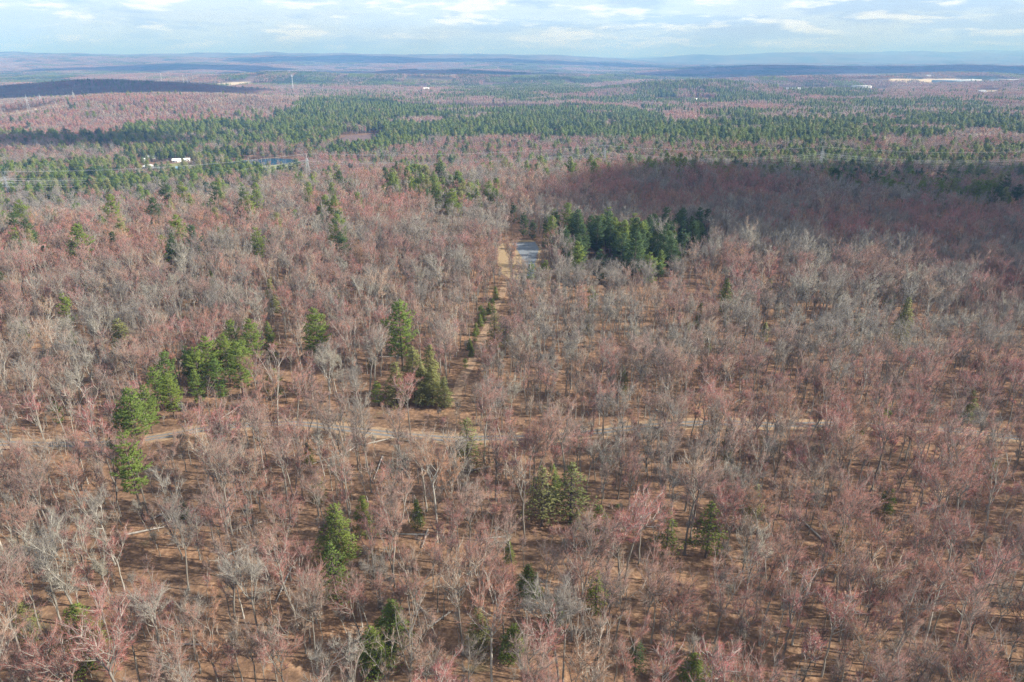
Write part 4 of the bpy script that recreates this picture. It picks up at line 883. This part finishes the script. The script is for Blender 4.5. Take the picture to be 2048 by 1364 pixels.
# ------------------------------------------------------------------ the rest of the wood: one object per kind
def scatter(name, rows, sources, label, cat):
    """sources: dict (lod,shape,colour) -> mesh"""
    keys = sorted(sources); kid = {k: i for i, k in enumerate(keys)}
    me = bpy.data.meshes.new(name); n = len(rows); me.vertices.add(n); me.vertices.foreach_set('co', rows[:, :3].astype(np.float32).ravel())
    var = np.array([kid[(int(a), int(b), int(c))] for a, b, c in rows[:, 3:6]], np.int32)
    at_ = me.attributes.new('var', 'INT', 'POINT'); at_.data.foreach_set('value', var)
    at_ = me.attributes.new('rot', 'FLOAT_VECTOR', 'POINT'); at_.data.foreach_set('vector', rows[:, 7:10].astype(np.float32).ravel())
    at_ = me.attributes.new('scl', 'FLOAT', 'POINT'); at_.data.foreach_set('value', rows[:, 6].astype(np.float32))
    o = bpy.data.objects.new(name, me); COL.objects.link(o)
    ng = bpy.data.node_groups.new(name + '_nodes', 'GeometryNodeTree')
    ng.interface.new_socket('Geometry', in_out='INPUT', socket_type='NodeSocketGeometry'); ng.interface.new_socket('Geometry', in_out='OUTPUT', socket_type='NodeSocketGeometry')
    gi = ng.nodes.new('NodeGroupInput'); go = ng.nodes.new('NodeGroupOutput'); jn = ng.nodes.new('GeometryNodeJoinGeometry')
    def attr(nm, t):
        a = ng.nodes.new('GeometryNodeInputNamedAttribute'); a.data_type = t; a.inputs[0].default_value = nm; return a.outputs[0]
    av, ar, as_ = attr('var', 'INT'), attr('rot', 'FLOAT_VECTOR'), attr('scl', 'FLOAT')
    for k in keys:
        if not (var == kid[k]).any(): continue
        so = bpy.data.objects.new(name + '_source', sources[k])
        oi = ng.nodes.new('GeometryNodeObjectInfo'); oi.inputs[0].default_value = so
        cmpn = ng.nodes.new('FunctionNodeCompare'); cmpn.data_type = 'INT'; cmpn.operation = 'EQUAL'
        ng.links.new(av, cmpn.inputs[2]); cmpn.inputs[3].default_value = kid[k]
        ip = ng.nodes.new('GeometryNodeInstanceOnPoints')
        ng.links.new(gi.outputs[0], ip.inputs['Points']); ng.links.new(cmpn.outputs[0], ip.inputs['Selection'])
        ng.links.new(oi.outputs['Geometry'], ip.inputs['Instance']); ng.links.new(ar, ip.inputs['Rotation']); ng.links.new(as_, ip.inputs['Scale'])
        ng.links.new(ip.outputs[0], jn.inputs[0])
    ng.links.new(jn.outputs[0], go.inputs[0])
    md = o.modifiers.new('trees', 'NODES'); md.node_group = ng
    tag(o, label, cat, kind='stuff'); return o
srcB = {}; 
for lod, L in enumerate((bare_src, b1_src, b2_src, b3_src)):
    for i, v3 in enumerate(L):
        for c, me in enumerate(v3): srcB[(lod, i, c)] = me
srcC = {}
for lod, L in ((1, c1_src), (2, c2_src), (3, c3_src)):
    for i, v3 in enumerate(L):
        for c, me in enumerate(v3): srcC[(lod, i, c)] = me
rest = PB[~takeB]
scatter('red_maple_woodland', rest[rest[:, 5] == 0], srcB, 'red tinged bare maples filling the wood beyond the nearest trees', 'woodland')
scatter('bare_woodland', rest[rest[:, 5] > 0], srcB, 'grey and pinkish leafless woodland stretching to the far hills', 'woodland')
scatter('conifer_woodland', PC[~takeC], srcC, 'dark green conifer woodland of the valley and distance', 'woodland')
print('bare', len(PB), 'conifer', len(PC), 'individual', int(takeB.sum()), int(takeC.sum()) + len(HC))

# ------------------------------------------------------------------ pylons, wires, masts, houses
M_steel = mat_plain('galvanised_steel', (0.42, 0.44, 0.45), 0.5, 0.1)
M_wire = mat_plain('conductor_wire', (0.55, 0.56, 0.57), 0.5, 0.05)
M_pole = mat_plain('weathered_pole', (0.42, 0.38, 0.33), 0.9, 0.15)
M_white = mat_plain('white_paint', (0.78, 0.78, 0.76), 0.6, 0.05)
def pylon(name, p, H, label, rz=0.0, t=0.16, grp='lattice pylons of the valley line'):
    root = empty(name, p, rz); tag(root, label, 'pylon', grp)
    w0, w1, zt = H * 0.085, H * 0.03, H * 0.80
    cs = [(1, 1), (-1, 1), (-1, -1), (1, -1)]
    for a, b in cs:
        m_ = MB(); m_.tubes([(a * w0, b * w0, -0.5), (a * w1, b * w1, H * 0.6)], [(a * w1, b * w1, H * 0.6), (a * w1 * 0.8, b * w1 * 0.8, zt)], t, t, 4); m_.build('leg', M_steel, root)
    m_ = MB(); lv = [0.0, 0.16, 0.30, 0.42, 0.52, 0.60, 0.68, 0.75, 0.80]
    def wid(f): return np.interp(f, [0, 0.6, 0.8], [w0, w1, w1 * 0.8])
    for f0, f1 in zip(lv[:-1], lv[1:]):
        for k in range(4):
            a, b = cs[k], cs[(k + 1) % 4]; A0 = (a[0] * wid(f0), a[1] * wid(f0), f0 * H); B1 = (b[0] * wid(f1), b[1] * wid(f1), f1 * H)
            B0 = (b[0] * wid(f0), b[1] * wid(f0), f0 * H); A1 = (a[0] * wid(f1), a[1] * wid(f1), f1 * H)
            m_.tubes([A0, B0, A1], [B1, A1, B1], t * 0.6, t * 0.6, 3)
    m_.build('bracing', M_steel, root)
    for fz, L in ((0.60, 0.24), (0.72, 0.19), (0.80, 0.15)):
        m_ = MB()
        for s in (-1, 1):
            for b in (-1, 1):
                e = (0, s * L * H, fz * H); m_.tubes([(b * w1, s * w1, fz * H), (b * w1, s * w1, fz * H + 1.6)], [e, e], t * 0.7, t * 0.6, 3)
            m_.tubes([e], [(0, s * L * H, fz * H - 1.8)], 0.12, 0.12, 4)
        m_.build('cross_arm', M_steel, root)
    m_ = MB()
    for s in (-1, 1):
        m_.tubes([(0, s * w1, zt), (0, -s * w1, zt)], [(0, s * H * 0.07, H), (0, s * H * 0.07, H)], t * 0.8, t * 0.6, 3)
    m_.build('peak', M_steel, root)
    return root
yaw = []
PH = [33, 33, 36, 36, 36]
plabs = ['grey lattice pylon at the left edge above the conifer belt', 'grey lattice pylon standing beside the pond', 'grey lattice pylon above the sandy bank at centre', 'grey lattice pylon where the shaded trees begin on the right', None]
pyls = []
for k, (u, v) in enumerate(PYL):
    p = at(u, v); pyls.append((p, PH[k]))
    if plabs[k]: pylon('lattice_pylon', p, PH[k], plabs[k], R(0 if k else -12))
def catenary(A_, B_, sag, n=22):
    t = np.linspace(0, 1, n)[:, None]; P = np.asarray(A_) * (1 - t) + np.asarray(B_) * t; P[:, 2] -= sag * 4 * t[:, 0] * (1 - t[:, 0]); return P
ext0 = pyls[0][0] + np.array([-300, -60, 0]); ext1 = pyls[-1][0]
wpos = [(s, fz) for fz in (0.60, 0.72, 0.80) for s in (-1, 1)] + [(-1, 1.0), (1, 1.0)]
wl = {0.60: 'lowest', 0.72: 'middle', 0.80: 'upper', 1.0: 'topmost thin'}
for s, fz in wpos:
    L = {0.60: 0.24, 0.72: 0.19, 0.80: 0.15, 1.0: 0.07}[fz]; m_ = MB(); prev = np.array([ext0[0], ext0[1] + s * L * 33, ext0[2] + 33 * fz - 1.8])
    for p, H in pyls:
        q_ = np.array([p[0], p[1] + s * L * H, p[2] + fz * H - (1.8 if fz < 1 else 0)])
        C = catenary(prev, q_, 9 if fz < 1 else 6); m_.tubes(C[:-1], C[1:], 0.10 if fz < 1 else 0.06, 0.10 if fz < 1 else 0.06, 3); prev = q_
    o = m_.build('power_cable', M_wire); tag(o, '%s power cable on the %s side of the lattice pylons' % (wl[fz], 'near' if s < 0 else 'far'), 'cable', 'power cables of the valley line')
# single poles beside the line
poles = [(1385, 345, 22, 'left one of three slim poles beside the sandy bank'), (1510, 346, 27, 'tall pale pole standing alone in the middle of the cleared strip'), (1622, 350, 26, 'right one of three slim poles, in front of the right pylon'), (66, 402, 22, 'slim pole right of the pylon at the left edge')]
pp_ = []
for u, v, H, lab in poles:
    p = at(u, v - 2); pp_.append((p, H)); root = empty('utility_pole', p); tag(root, lab, 'pole', 'slim poles along the power line')
    m_ = MB(); m_.tubes([(0, 0, -1)], [(0, 0, H)], 0.32, 0.2, 8); m_.build('pole_shaft', M_pole, root)
    m_ = MB(); m_.box((0, 0, H - 1.2), (0.25, 5.5, 0.3)); m_.build('cross_arm', M_pole, root)
    m_ = MB()
    for s in (-2.5, 0, 2.5): m_.tubes([(0, s, H - 1.1 if s else H)], [(0, s, H - 0.5 if s else H + 0.6)], 0.12, 0.08, 6)
    m_.build('insulator', M_white, root)
# far left line over the hill, and masts on the distant rises
def far_pyl(u, v, H, lab, t): return pylon('lattice_pylon', at(u, v), H, lab, 0.3, t, 'distant pylons on the left hills')
fp = [(58, 219, 40, 'pylon beside the sandy track on the left hill', 0.17), (84, 212, 34, 'second pylon up the left hill, right of the track', 0.15), (150, 205, 34, 'far pylon on the dark left ridge', 0.17)]
fpw = []
for a in fp: far_pyl(*a); fpw.append((at(a[0], a[1]), a[2]))
for s in (-1, 1):
    for fz in (0.6, 0.72, 0.8):
        m_ = MB(); p0 = fpw[0][0] + np.array([-420, -330, 0]); prev = np.array([p0[0], p0[1], float(terrain(p0[0], p0[1])) + 36 * fz]) + np.array([0, s * 8, 0])
        for p, H in fpw:
            q_ = np.array([p[0], p[1] + s * 8, p[2] + fz * H]); C = catenary(prev, q_, 10); m_.tubes(C[:-1], C[1:], 0.11, 0.11, 3); prev = q_
        o = m_.build('power_cable', M_wire); tag(o, '%s power cable on the %s side of the left hill pylons' % ({0.6: 'lowest', 0.72: 'middle', 0.8: 'upper'}[fz], 'near' if s < 0 else 'far'), 'cable', 'power cables over the left hill')
def mast(u, v, H, r0, lab, grp=None):
    p = at(u, v); root = empty('radio_mast', p); tag(root, lab, 'mast', grp)
    m_ = MB(); m_.tubes([(0, 0, -2), (0, 0, H * 0.5)], [(0, 0, H * 0.5), (0, 0, H)], [r0, r0 * 0.8], [r0 * 0.8, r0 * 0.6], 10); m_.build('mast_shaft', M_white, root)
    m_ = MB()
    for k in range(6):
        a = k * math.pi / 3
        for zf in (0.97, 0.9): m_.box((math.cos(a) * r0 * 2.3, math.sin(a) * r0 * 2.3, H * zf), (r0 * 0.6, r0 * 1.3, H * 0.045), a)
    m_.build('antenna_panel', M_white, root)
mast(587, 183, 78, 1.3, 'tall white radio mast on the pinkish rise left of centre')
mast(325, 170, 62, 0.9, 'thin white mast behind the dark ridge, leftmost of the far masts', 'thin far masts beyond the dark ridge')
mast(369, 172, 58, 0.9, 'thin white mast behind the dark ridge, middle of the far masts', 'thin far masts beyond the dark ridge')
mast(377, 174, 52, 0.9, 'thin white mast behind the dark ridge, rightmost of the far masts', 'thin far masts beyond the dark ridge')

M_siding = mat_plain('white_siding', (0.80, 0.79, 0.76), 0.6, 0.04)
M_roofs = {'grey': mat_plain('roof_grey', (0.26, 0.27, 0.29), 0.8), 'white': mat_plain('roof_white', (0.72, 0.73, 0.73), 0.6, 0.04), 'brown': mat_plain('roof_brown', (0.33, 0.20, 0.15), 0.8), 'blue': mat_plain('roof_blue', (0.16, 0.27, 0.36), 0.7), 'red': mat_plain('roof_red', (0.36, 0.08, 0.06), 0.7)}
M_walls = {'white': M_siding, 'tan': mat_plain('tan_siding', (0.55, 0.45, 0.34), 0.8), 'red': mat_plain('red_siding', (0.34, 0.10, 0.08), 0.8), 'blue': mat_plain('blue_siding', (0.30, 0.42, 0.50), 0.8)}
M_glass = mat_plain('window_glass', (0.05, 0.07, 0.09), 0.15, 0.1)
M_door = mat_plain('door_paint', (0.20, 0.12, 0.09), 0.6)
def house(u, v, L, W, h, rz, wall, roof, lab, name='house', cat='house', grp=None, pitch=0.55):
    p = at(u, v); root = empty(name, (p[0], p[1], p[2]), R(rz)); tag(root, lab, cat, grp)
    m_ = MB(); l, w2 = L / 2, W / 2; rh = W * 0.5 * pitch
    V = [(-l, -w2, -1.5), (l, -w2, -1.5), (l, w2, -1.5), (-l, w2, -1.5), (-l, -w2, h), (l, -w2, h), (l, w2, h), (-l, w2, h), (-l, 0, h + rh), (l, 0, h + rh)]
    m_.add(V, tris=[(4, 8, 7), (5, 6, 9)], quads=[(0, 1, 5, 4), (1, 2, 6, 5), (2, 3, 7, 6), (3, 0, 4, 7)]); m_.build('wall', M_walls[wall], root)
    m_ = MB(); e = 0.5; th_ = 0.18
    for s in (-1, 1):
        o0 = np.array([(-l - e, s * (w2 + e), h - e * pitch), (l + e, s * (w2 + e), h - e * pitch), (l + e, 0, h + rh + 0.02), (-l - e, 0, h + rh + 0.02)]); o1 = o0 + [0, 0, th_]
        m_.add(np.vstack([o0, o1]), quads=[(0, 1, 2, 3), (4, 5, 6, 7), (0, 1, 5, 4), (1, 2, 6, 5), (0, 3, 7, 4)])
    rf = m_.build('roof', M_roofs[roof], root)
    if cat == 'house':
        m_ = MB(); m_.box((l * 0.4, w2 * 0.3, h + rh * 0.8 + 0.6), (0.7, 0.7, 1.8)); m_.build('chimney', M_roofs['brown'], rf)
    nwin = max(2, int(L / 3.2))
    for s in (-1, 1):
        for k in range(nwin):
            xx = -l + (k + 0.5) * L / nwin
            if s == -1 and k == nwin // 2:
                m_ = MB(); m_.box((xx, s * (w2 + 0.03), 1.05), (1.0, 0.08, 2.1)); m_.build('door', M_door, root); continue
            m_ = MB(); m_.box((xx, s * (w2 + 0.03), min(h - 1.1, 1.7)), (1.1, 0.08, 1.2)); m_.build('window', M_glass, root)
    return root
house(302, 318, 15, 9, 3.2, 10, 'white', 'grey', 'white walled grey roofed bungalow at the top of the settlement, farthest back')
house(291, 322, 7, 6, 3.0, 60, 'white', 'white', 'small white cottage left of the farthest bungalow')
house(298, 337, 14, 10, 3.2, -15, 'white', 'white', 'bright white house at the left end of the settlement')
house(318, 340, 16, 9, 3.2, 5, 'tan', 'grey', 'grey roofed house behind trees in the middle of the settlement')
house(334, 351, 13, 9, 3.0, -20, 'tan', 'brown', 'brown roofed house lowest in the settlement')
house(354, 324, 12, 8, 3.0, 15, 'white', 'white', 'white house beside the lawn at the back of the settlement')
house(362, 340, 13, 8, 3.0, -10, 'blue', 'blue', 'blue roofed house beyond the small lawn')
house(374, 322, 9, 6, 2.8, 30, 'white', 'white', 'small white outbuilding right of the house beside the lawn')
house(402, 349, 17, 9, 3.4, -5, 'white', 'grey', 'long grey roofed house at the right end of the settlement')
house(148, 359, 7, 5, 2.8, 75, 'white', 'white', 'tiny white cabin at the left among conifers')
house(219, 353, 7, 5, 2.8, 75, 'white', 'white', 'tiny white cabin between the left cabin and the settlement')
house(1106, 264, 22, 12, 3.5, 0, 'red', 'red', 'red roofed house hidden among the pines at centre')
house(1110, 209, 40, 16, 5, 3, 'white', 'white', 'long pale roofed building beyond the pine band at centre', 'long_building', 'building')
house(853, 183, 30, 24, 12, 0, 'white', 'white', 'pale block building on the far wooded rise', 'block_building', 'building')
for k, (u, lab) in enumerate([(1376, 'left one of the white houses beside the far green field'), (1396, 'middle one of the white houses beside the far green field'), (1414, 'right one of the white houses beside the far green field')]):
    house(u, 200.5 + 0.3 * k, 24, 12, 4.5, 5, 'white', 'white' if k != 2 else 'brown', lab)
house(1961, 190, 36, 24, 12, 20, 'white', 'grey', 'large white gabled house alone near the right edge')
house(1855, 155, 30, 22, 10, 10, 'white', 'grey', 'small white barn above the long tan field', 'barn', 'barn')
def shed(u, v, L, W, h, rz, lab, mat, grp='large flat roofed buildings far to the right'):
    p = at(u, v); root = empty('warehouse', p, R(rz)); tag(root, lab, 'warehouse', grp)
    m_ = MB(); m_.box((0, 0, h / 2 - 1), (L, W, h + 2)); m_.build('wall', mat, root)
    m_ = MB(); m_.box((0, 0, h + 0.25), (L + 1, W + 1, 0.5)); m_.box((L * 0.2, 0, h + 1.5), (8, 6, 2)); m_.box((-L * 0.25, W * 0.1, h + 1.3), (6, 6, 1.6)); m_.build('roof', M_roofs['white'], root)
    for k in range(6):
        m_ = MB(); m_.box((-L * 0.4 + k * L * 0.16, -W / 2 - 0.06, 2.5), (4, 0.15, 4)); m_.build('loading_door', M_roofs['grey'], root)
    m_ = MB(); m_.box((0, -W / 2 - 0.08, h * 0.75), (L * 0.9, 0.15, 1.4)); m_.build('window_band', M_glass, root)
shed(1582, 180, 120, 60, 9, 2, 'leftmost white warehouse beyond the far trees', M_siding)
shed(1640, 179, 110, 50, 7, -4, 'low white warehouse right of the leftmost one', M_siding)
shed(1722, 175, 90, 50, 9, 0, 'white warehouse left of the long tan field', M_siding)
shed(1905, 166, 190, 90, 15, 6, 'big white and blue factory at the end of the tan field', M_walls['blue'])
shed(1935, 165, 110, 70, 16, 4, 'white factory hall joined beside the blue one', M_siding)
shed(2008, 163, 150, 60, 12, 2, 'long white hall nearest the right edge', M_siding)
for k, (u, L) in enumerate([(488, 110), (502, 70), (513, 90), (527, 60)]):
    shed(u, 147.0 + 0.4 * (k % 2), L, 40, 9, 5 * k, ['leftmost', 'second from left', 'third from left', 'rightmost'][k] + ' of four pale buildings in a row on the far left plain', M_siding, 'pale buildings on the far left plain')
# fallen logs on the forest floor
M_log = mat_plain('dead_wood', (0.42, 0.38, 0.33), 0.9, 0.3, 1.5)
for k, (u0, v0, u1, v1, lab) in enumerate([(905, 1200, 945, 1168, 'long fallen log lying at the bottom centre'), (640, 1060, 700, 1066, 'pale fallen trunk right of the yellow green hemlock'), (255, 1075, 330, 1060, 'fallen log near the foot of the tall narrow pine'), (1520, 775, 1560, 762, 'fallen pale log on open leaf litter at the right'), (1840, 1010, 1880, 1016, 'fallen log in the shaded trunks at the lower right')]):
    a, b = at(u0, v0), at(u1, v1); a[2] += 0.25; b[2] += 0.35
    root = empty('fallen_log', a); tag(root, lab, 'log'); d = b - a
    m_ = MB(); m_.tubes([(0, 0, 0), d * 0.5 + [0, 0, 0.05]], [d * 0.5 + [0, 0, 0.05], d], [0.28, 0.22], [0.22, 0.12], 8); m_.build('log_trunk', M_log, root, True)
    r = np.random.default_rng(k); m_ = MB(); P0 = np.array([d * f for f in r.uniform(0.55, 0.98, 9)]); m_.spikes(P0, P0 + unit(r.normal(0, 1, (9, 3)) + unit(d) * 1.2 + [0, 0, 0.6]) * r.uniform(0.8, 2.2, (9, 1)), 0.05); m_.build('branch', M_log, root)

LMW = LMW_near; lu3 = {}; r = np.random.default_rng(91)
for k in range(34):
    D = r.uniform(105, 270); a = r.uniform(-0.62, 0.62); x0, y0 = D * math.sin(a), D * math.cos(a)
    ln_ = r.uniform(5, 13); aa = r.uniform(0, 6.28); x1, y1 = x0 + ln_ * math.cos(aa), y0 + ln_ * math.sin(aa)
    d = np.array([x1 - x0, y1 - y0, float(terrain(x1, y1) - terrain(x0, y0)) + 0.1]); root = empty('fallen_log', (x0, y0, float(terrain(x0, y0)) + 0.2))
    tag(root, lm_label('long fallen' if ln_ > 9 else 'short fallen', 'log', x0, y0, lu3), 'log', 'fallen logs on the forest floor')
    m_ = MB(); m_.tubes([(0, 0, 0), d * 0.5], [d * 0.5, d], [0.24, 0.18], [0.18, 0.08], 8); m_.build('log_trunk', M_log, root, True)
    m_ = MB(); P0 = np.array([d * f for f in r.uniform(0.5, 0.98, 10)]); m_.spikes(P0, P0 + unit(r.normal(0, 1, (10, 3)) + unit(d) * 1.2 + [0, 0, 0.6]) * r.uniform(0.8, 2.6, (10, 1)), 0.045); m_.build('branch', M_log, root)

# ------------------------------------------------------------------ clouds above the frame, casting the cloud shadows
def mat_cloud(dens):
    m = bpy.data.materials.new('cloud_vapour'); m.use_nodes = True; nt = m.node_tree; nt.nodes.clear()
    v = N(nt, 'ShaderNodeVolumeScatter'); v.inputs['Color'].default_value = (0.98, 0.98, 1, 1); v.inputs['Density'].default_value = dens
    o = N(nt, 'ShaderNodeOutputMaterial'); nt.links.new(v.outputs[0], o.inputs['Volume']); return m
CZ = 1500.0
def cloud(cx_, cy_, sx, sy, thick, dens, seed):
    """cx,cy = centre of its shadow on the ground"""
    k = (CZ) / math.tan(R(SUN_EL)); c = np.array([cx_ + k * math.cos(R(SUN_AZ)), cy_ + k * math.sin(R(SUN_AZ)), CZ])
    nu, nv = 48, 24; th = np.linspace(0, 2 * math.pi, nu, endpoint=False); ph = np.linspace(0.04, math.pi - 0.04, nv)
    T, Pp = np.meshgrid(th, ph, indexing='ij'); dx, dy, dz = np.sin(Pp) * np.cos(T), np.sin(Pp) * np.sin(T), np.cos(Pp)
    rr_ = 0.72 + 0.55 * fbm(dx * 2.2 + seed * 3.1 + 20, dy * 2.2 + dz + 20, 4)
    V = np.stack([dx * rr_ * sx, dy * rr_ * sy, dz * rr_ * thick * np.where(dz < 0, 0.5, 1)], -1).reshape(-1, 3) + c
    i = np.arange(nu * nv).reshape(nu, nv); j = np.roll(i, -1, 0)
    q = np.stack([i[:, :-1], i[:, 1:], j[:, 1:], j[:, :-1]], -1).reshape(-1, 4)
    mb = MB(); mb.add(V, quads=q); n0 = mb.n
    mb.add([c + [0, 0, thick * 0.6], c - [0, 0, thick * 0.4]])
    top = np.stack([i[:, 0], j[:, 0], np.full(nu, n0)], -1); bot = np.stack([j[:, -1], i[:, -1], np.full(nu, n0 + 1)], -1)
    mb.t.append((top, 0)); mb.t.append((bot, 0))
    o = mb.build('cloud', mat_cloud(dens), smooth=True); tag(o, kind='structure')
CL = True
if CL:
    cloud(640, 470, 570, 290, 200, 0.0125, 1)
    cloud(560, 820, 440, 170, 110, 0.014, 2)
    cloud(-1750, 3050, 800, 520, 130, 0.02, 3)
    cloud(-780, 1290, 260, 110, 80, 0.012, 4)
    cloud(-4200, 8800, 1600, 1300, 170, 0.02, 5)
    cloud(-1900, 7400, 1000, 800, 150, 0.02, 6)
    cloud(-2500, 13500, 2600, 1700, 200, 0.02, 11)
    cloud(1500, 12500, 2200, 1500, 200, 0.02, 12)
    cloud(5000, 7900, 3600, 1500, 170, 0.02, 7)
    cloud(-400, 6400, 900, 700, 150, 0.02, 8)
    cloud(1900, 6600, 1100, 800, 150, 0.02, 9)
    cloud(-150, 2350, 420, 120, 90, 0.012, 10)
# ------------------------------------------------------------------ haze
mh = bpy.data.materials.new('haze_air'); mh.use_nodes = True; nt = mh.node_tree; nt.nodes.clear()
pv = N(nt, 'ShaderNodeVolumePrincipled'); pv.inputs['Color'].default_value = (0.22, 0.46, 1.0, 1); pv.inputs['Absorption Color'].default_value = (0.52, 0.60, 1, 1); pv.inputs['Density'].default_value = 1.15e-4
oo = N(nt, 'ShaderNodeOutputMaterial'); nt.links.new(pv.outputs[0], oo.inputs['Volume'])
mb = MB(); mb.box((0, 0, 190), (96000, 96000, 900)); hz = mb.build('haze', mh); tag(hz, kind='stuff')
